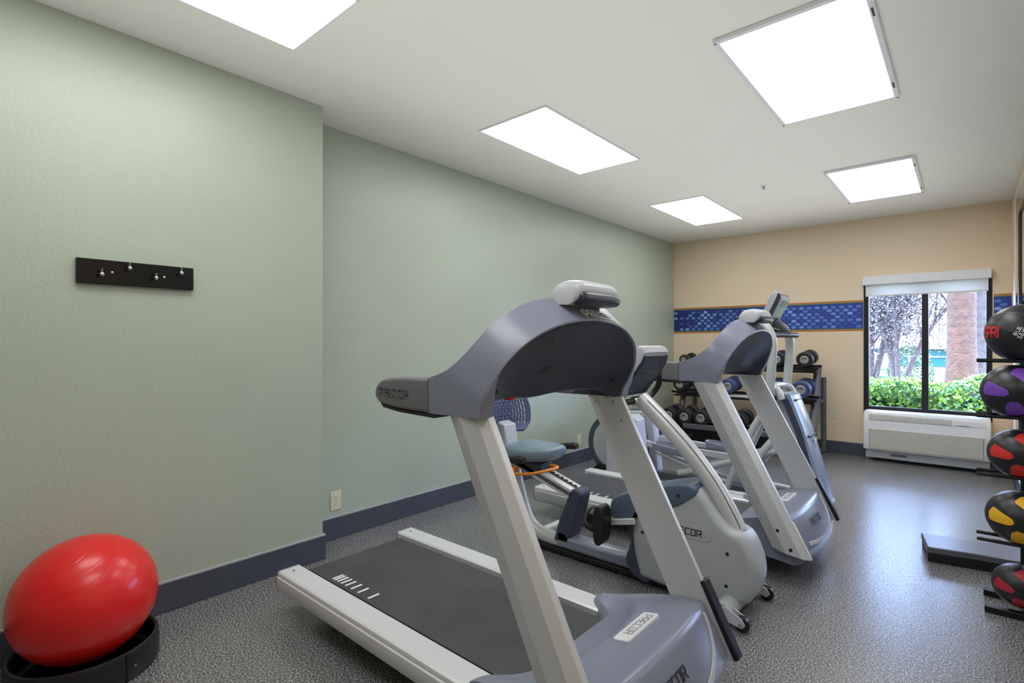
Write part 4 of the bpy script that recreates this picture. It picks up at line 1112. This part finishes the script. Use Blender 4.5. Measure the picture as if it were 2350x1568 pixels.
def leaves(n, fn, size, rnd, flat=.5):
    m = MB()
    for _ in range(n):
        p = Vector(fn(rnd)); a = Vector((rnd.gauss(0, 1), rnd.gauss(0, 1), rnd.gauss(0, 1) * flat + .3)).normalized()
        b = a.orthogonal().normalized(); b = (Matrix.Rotation(rnd.random() * 6.28, 3, a) @ b); c = a.cross(b)
        L = size * rnd.uniform(.7, 1.3); W = L * .48
        m.add([p - b * L * .5, p + c * W * .5 + a * L * .05, p + b * L * .5, p - c * W * .5 + a * L * .05], [(0, 1, 2), (0, 2, 3)], rnd.randrange(5))
    return m
def stuff(o): o['kind'] = 'stuff'; return o
rnd = random.Random(11)
t = Thing('hedge', 'bright green leafy hedge outside, along the bottom of the window', 'hedge', (-.3, 8.4, 0))
def hf(r):
    x = r.uniform(-2.6, 1.6); top = .82 + .05 * math.sin(x * 3.1) + .04 * math.sin(x * 7.7)
    k = r.random()
    if k < .5: y = 7.85 + .12 * r.random(); z = r.uniform(.05, top)
    else: y = r.uniform(7.85, 9.2); z = top - .10 * r.random() ** 2 + .04 * (r.random() - .3)
    y += .10 * math.sin(x * 5 + z * 9)
    return (x, y, z)
stuff(t.add('foliage', leaves(17000, hf, .062, rnd), OUT['leaf'], smooth=0))
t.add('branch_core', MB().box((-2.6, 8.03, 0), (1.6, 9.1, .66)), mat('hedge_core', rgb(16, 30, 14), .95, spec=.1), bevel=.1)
def palm(x, y, r, label, m):
    t = Thing('palm_tree', label, 'tree', (x, y, 0), 'palm trunks outside')
    prof = [(r * 1.45, 0), (r * 1.35, .4), (r * 1.12, .8), (r * 1.0, 1.3)]
    z = 1.3
    while z < 4.6:
        prof += [(r * 1.0, z), (r * 1.015, z + .10), (r * .97, z + .12)]; z += .14
    t.add('trunk', MB().lathe(prof, (x, y, 0), n=28), m, smooth=50)
    fr = MB(); rr = random.Random(int(x * 100))
    for k in range(26):
        a = 2 * pi * k / 26; el = rr.uniform(-.3, 1.1)
        pts = [(x + math.cos(a) * q * math.cos(el) * 1.0, y + math.sin(a) * q * math.cos(el), 4.6 + q * math.sin(el) - .35 * q * q) for q in (0, .5, 1.0, 1.5, 2.0)]
        pr = Vector((-math.sin(a), math.cos(a), 0)) * .22
        fr.loft([[tuple(Vector(p) + pr * k2 * (.3 if i in (0, 4) else 1) + Vector((0, 0, -.08 * abs(k2)))) for k2 in (-1, 0, 1)] for i, p in enumerate(pts)], closed=False, caps=False)
    t.add('fronds', fr, OUT['greenleaf'][2], smooth=0)
palm(-.055, 11.2, .185, 'brown ringed palm trunk behind the hedge, right of the window mullion', OUT['trunk'])
palm(.19, 11.9, .17, 'pale grey palm trunk beside the right window jamb', OUT['trunk2'])
def crape(x, y, seed, label, hgt, n):
    t = Thing('crape_myrtle', label, 'tree', (x, y, 0), 'multi-stemmed trees outside')
    rr = random.Random(seed); tips = []
    for k in range(5):
        a = rr.uniform(0, 6.28); lean = rr.uniform(.15, .5)
        pts = [(x + math.cos(a) * .06, y + math.sin(a) * .06, 0)]
        for q in (.35, .7, 1.0): pts.append((x + math.cos(a) * (.06 + lean * q * q * 1.6), y + math.sin(a) * (.06 + lean * q * q * 1.6), hgt * .72 * q))
        pts = crom(pts, 4)
        t.add('stem', MB().tube(pts, [.055 * (1 - .6 * i / len(pts)) for i in range(len(pts))], 8), OUT['bark'], smooth=60)
        for _ in range(9):
            i = rr.randrange(6, len(pts)); b0 = Vector(pts[i]); d = Vector((rr.gauss(0, .4), rr.gauss(0, .4), rr.uniform(.3, 1.0)))
            tips.append(b0 + d * .8)
            t.add('branch', MB().tube([tuple(b0), tuple(b0 + d * .4 + Vector((0, 0, .05))), tuple(b0 + d)], [.022, .014, .006], 5), OUT['bark'])
    def lf(r):
        c = r.choice(tips); return (c.x + r.gauss(0, .30), c.y + r.gauss(0, .30), c.z + r.gauss(0, .34))
    stuff(t.add('foliage', leaves(n, lf, .055, rr, 1.0), OUT['hazeleaf'] + [OUT['hazeleaf'][1]], smooth=0))
crape(-1.55, 13.6, 4, 'multi-stemmed tree with grey foliage at the left of the window', 3.2, 8000)
crape(-1.02, 13.2, 9, 'multi-stemmed tree with pale trunks just left of the window mullion', 3.0, 7500)
crape(.15, 16.5, 15, 'leaning multi-stemmed tree behind the brown palm trunk', 3.8, 8000)
rnd = random.Random(5)
t = Thing('round_shrub', 'pale green round shrub left of the window mullion', 'shrub', (-.95, 15.2, 0))
stuff(t.add('foliage', leaves(2200, lambda r: (-.98 + .42 * math.sin((th := r.uniform(0, 3.1416))) * math.cos((ph := r.uniform(0, 6.283))), 15.2 + .42 * math.sin(th) * math.sin(ph), .62 + .62 * math.cos(th)), .08, rnd), OUT['greenleaf'] * 2, smooth=0))
# far building
t = Thing('far_building', 'low cream building with teal glass band beyond the lawn', 'building', (-2, 31, 0))
t.add('wall', MB().box((-22, 30, 1.05), (18, 34, 4.2)), OUT['bwall'], smooth=0)
t.add('lower_wall', MB().box((-22, 30.3, 0), (18, 34, .25)), OUT['bwall'], smooth=0)
t.add('fascia', MB().box((-22.3, 29.6, 1.95), (18.3, 30, 2.25)), OUT['bwall'], smooth=0)
wn = None
for k in range(26):
    x = -22 + k * 1.54
    if wn is None: wn = t.add('window', MB().box((x + .03, 30.2, .25), (x + 1.5, 30.3, 1.05)), OUT['teal'], smooth=0)
    else:
        c = wn.copy(); COL.objects.link(c); c.parent = t.o; c.location.x = k * 1.54
t.add('mullion_band', MB().box((-22, 30.15, .68), (18, 30.2, .72)), M['white'], smooth=0)
# parked car
cx, cy = -4.15, 24.0
t = Thing('parked_car', 'pale blue parked car beyond the trees at the left of the window', 'car', (cx, cy, 0))
bodyp = crom([(-2.1, .30), (-2.12, .62), (-1.75, .80), (-1.1, .88), (-.55, 1.32), (.55, 1.36), (1.25, .98), (1.95, .90), (2.12, .60), (2.08, .30)], 3)
t.add('body', MB().prism([(cx + a * .98, .0 + b) for a, b in bodyp], cy - .82, cy + .82), mat('car_paint', rgb(120, 124, 130), .25, .2), bevel=.08, smooth=40)
for a, b, c_, d_ in ((-.98, -.08, -.52, 0), (-.02, .98, 0, .5)):
    t.add('side_window', MB().prism([(cx + a, .93), (cx + b, .93), (cx + (b if b < 0 else .55), 1.27), (cx + (a + .42 if a < -.5 else a), 1.27)], cy - .835, cy - .815), M['black'], smooth=0)
for dx in (-1.3, 1.3):
    for s in (-1, 1):
        t.add('wheel', MB().lathe([(.05, -.1), (.28, -.1), (.32, -.06), (.32, .06), (.28, .1), (.05, .1)], (cx + dx, cy + s * .75, .32), 'y', n=24), M['black'])
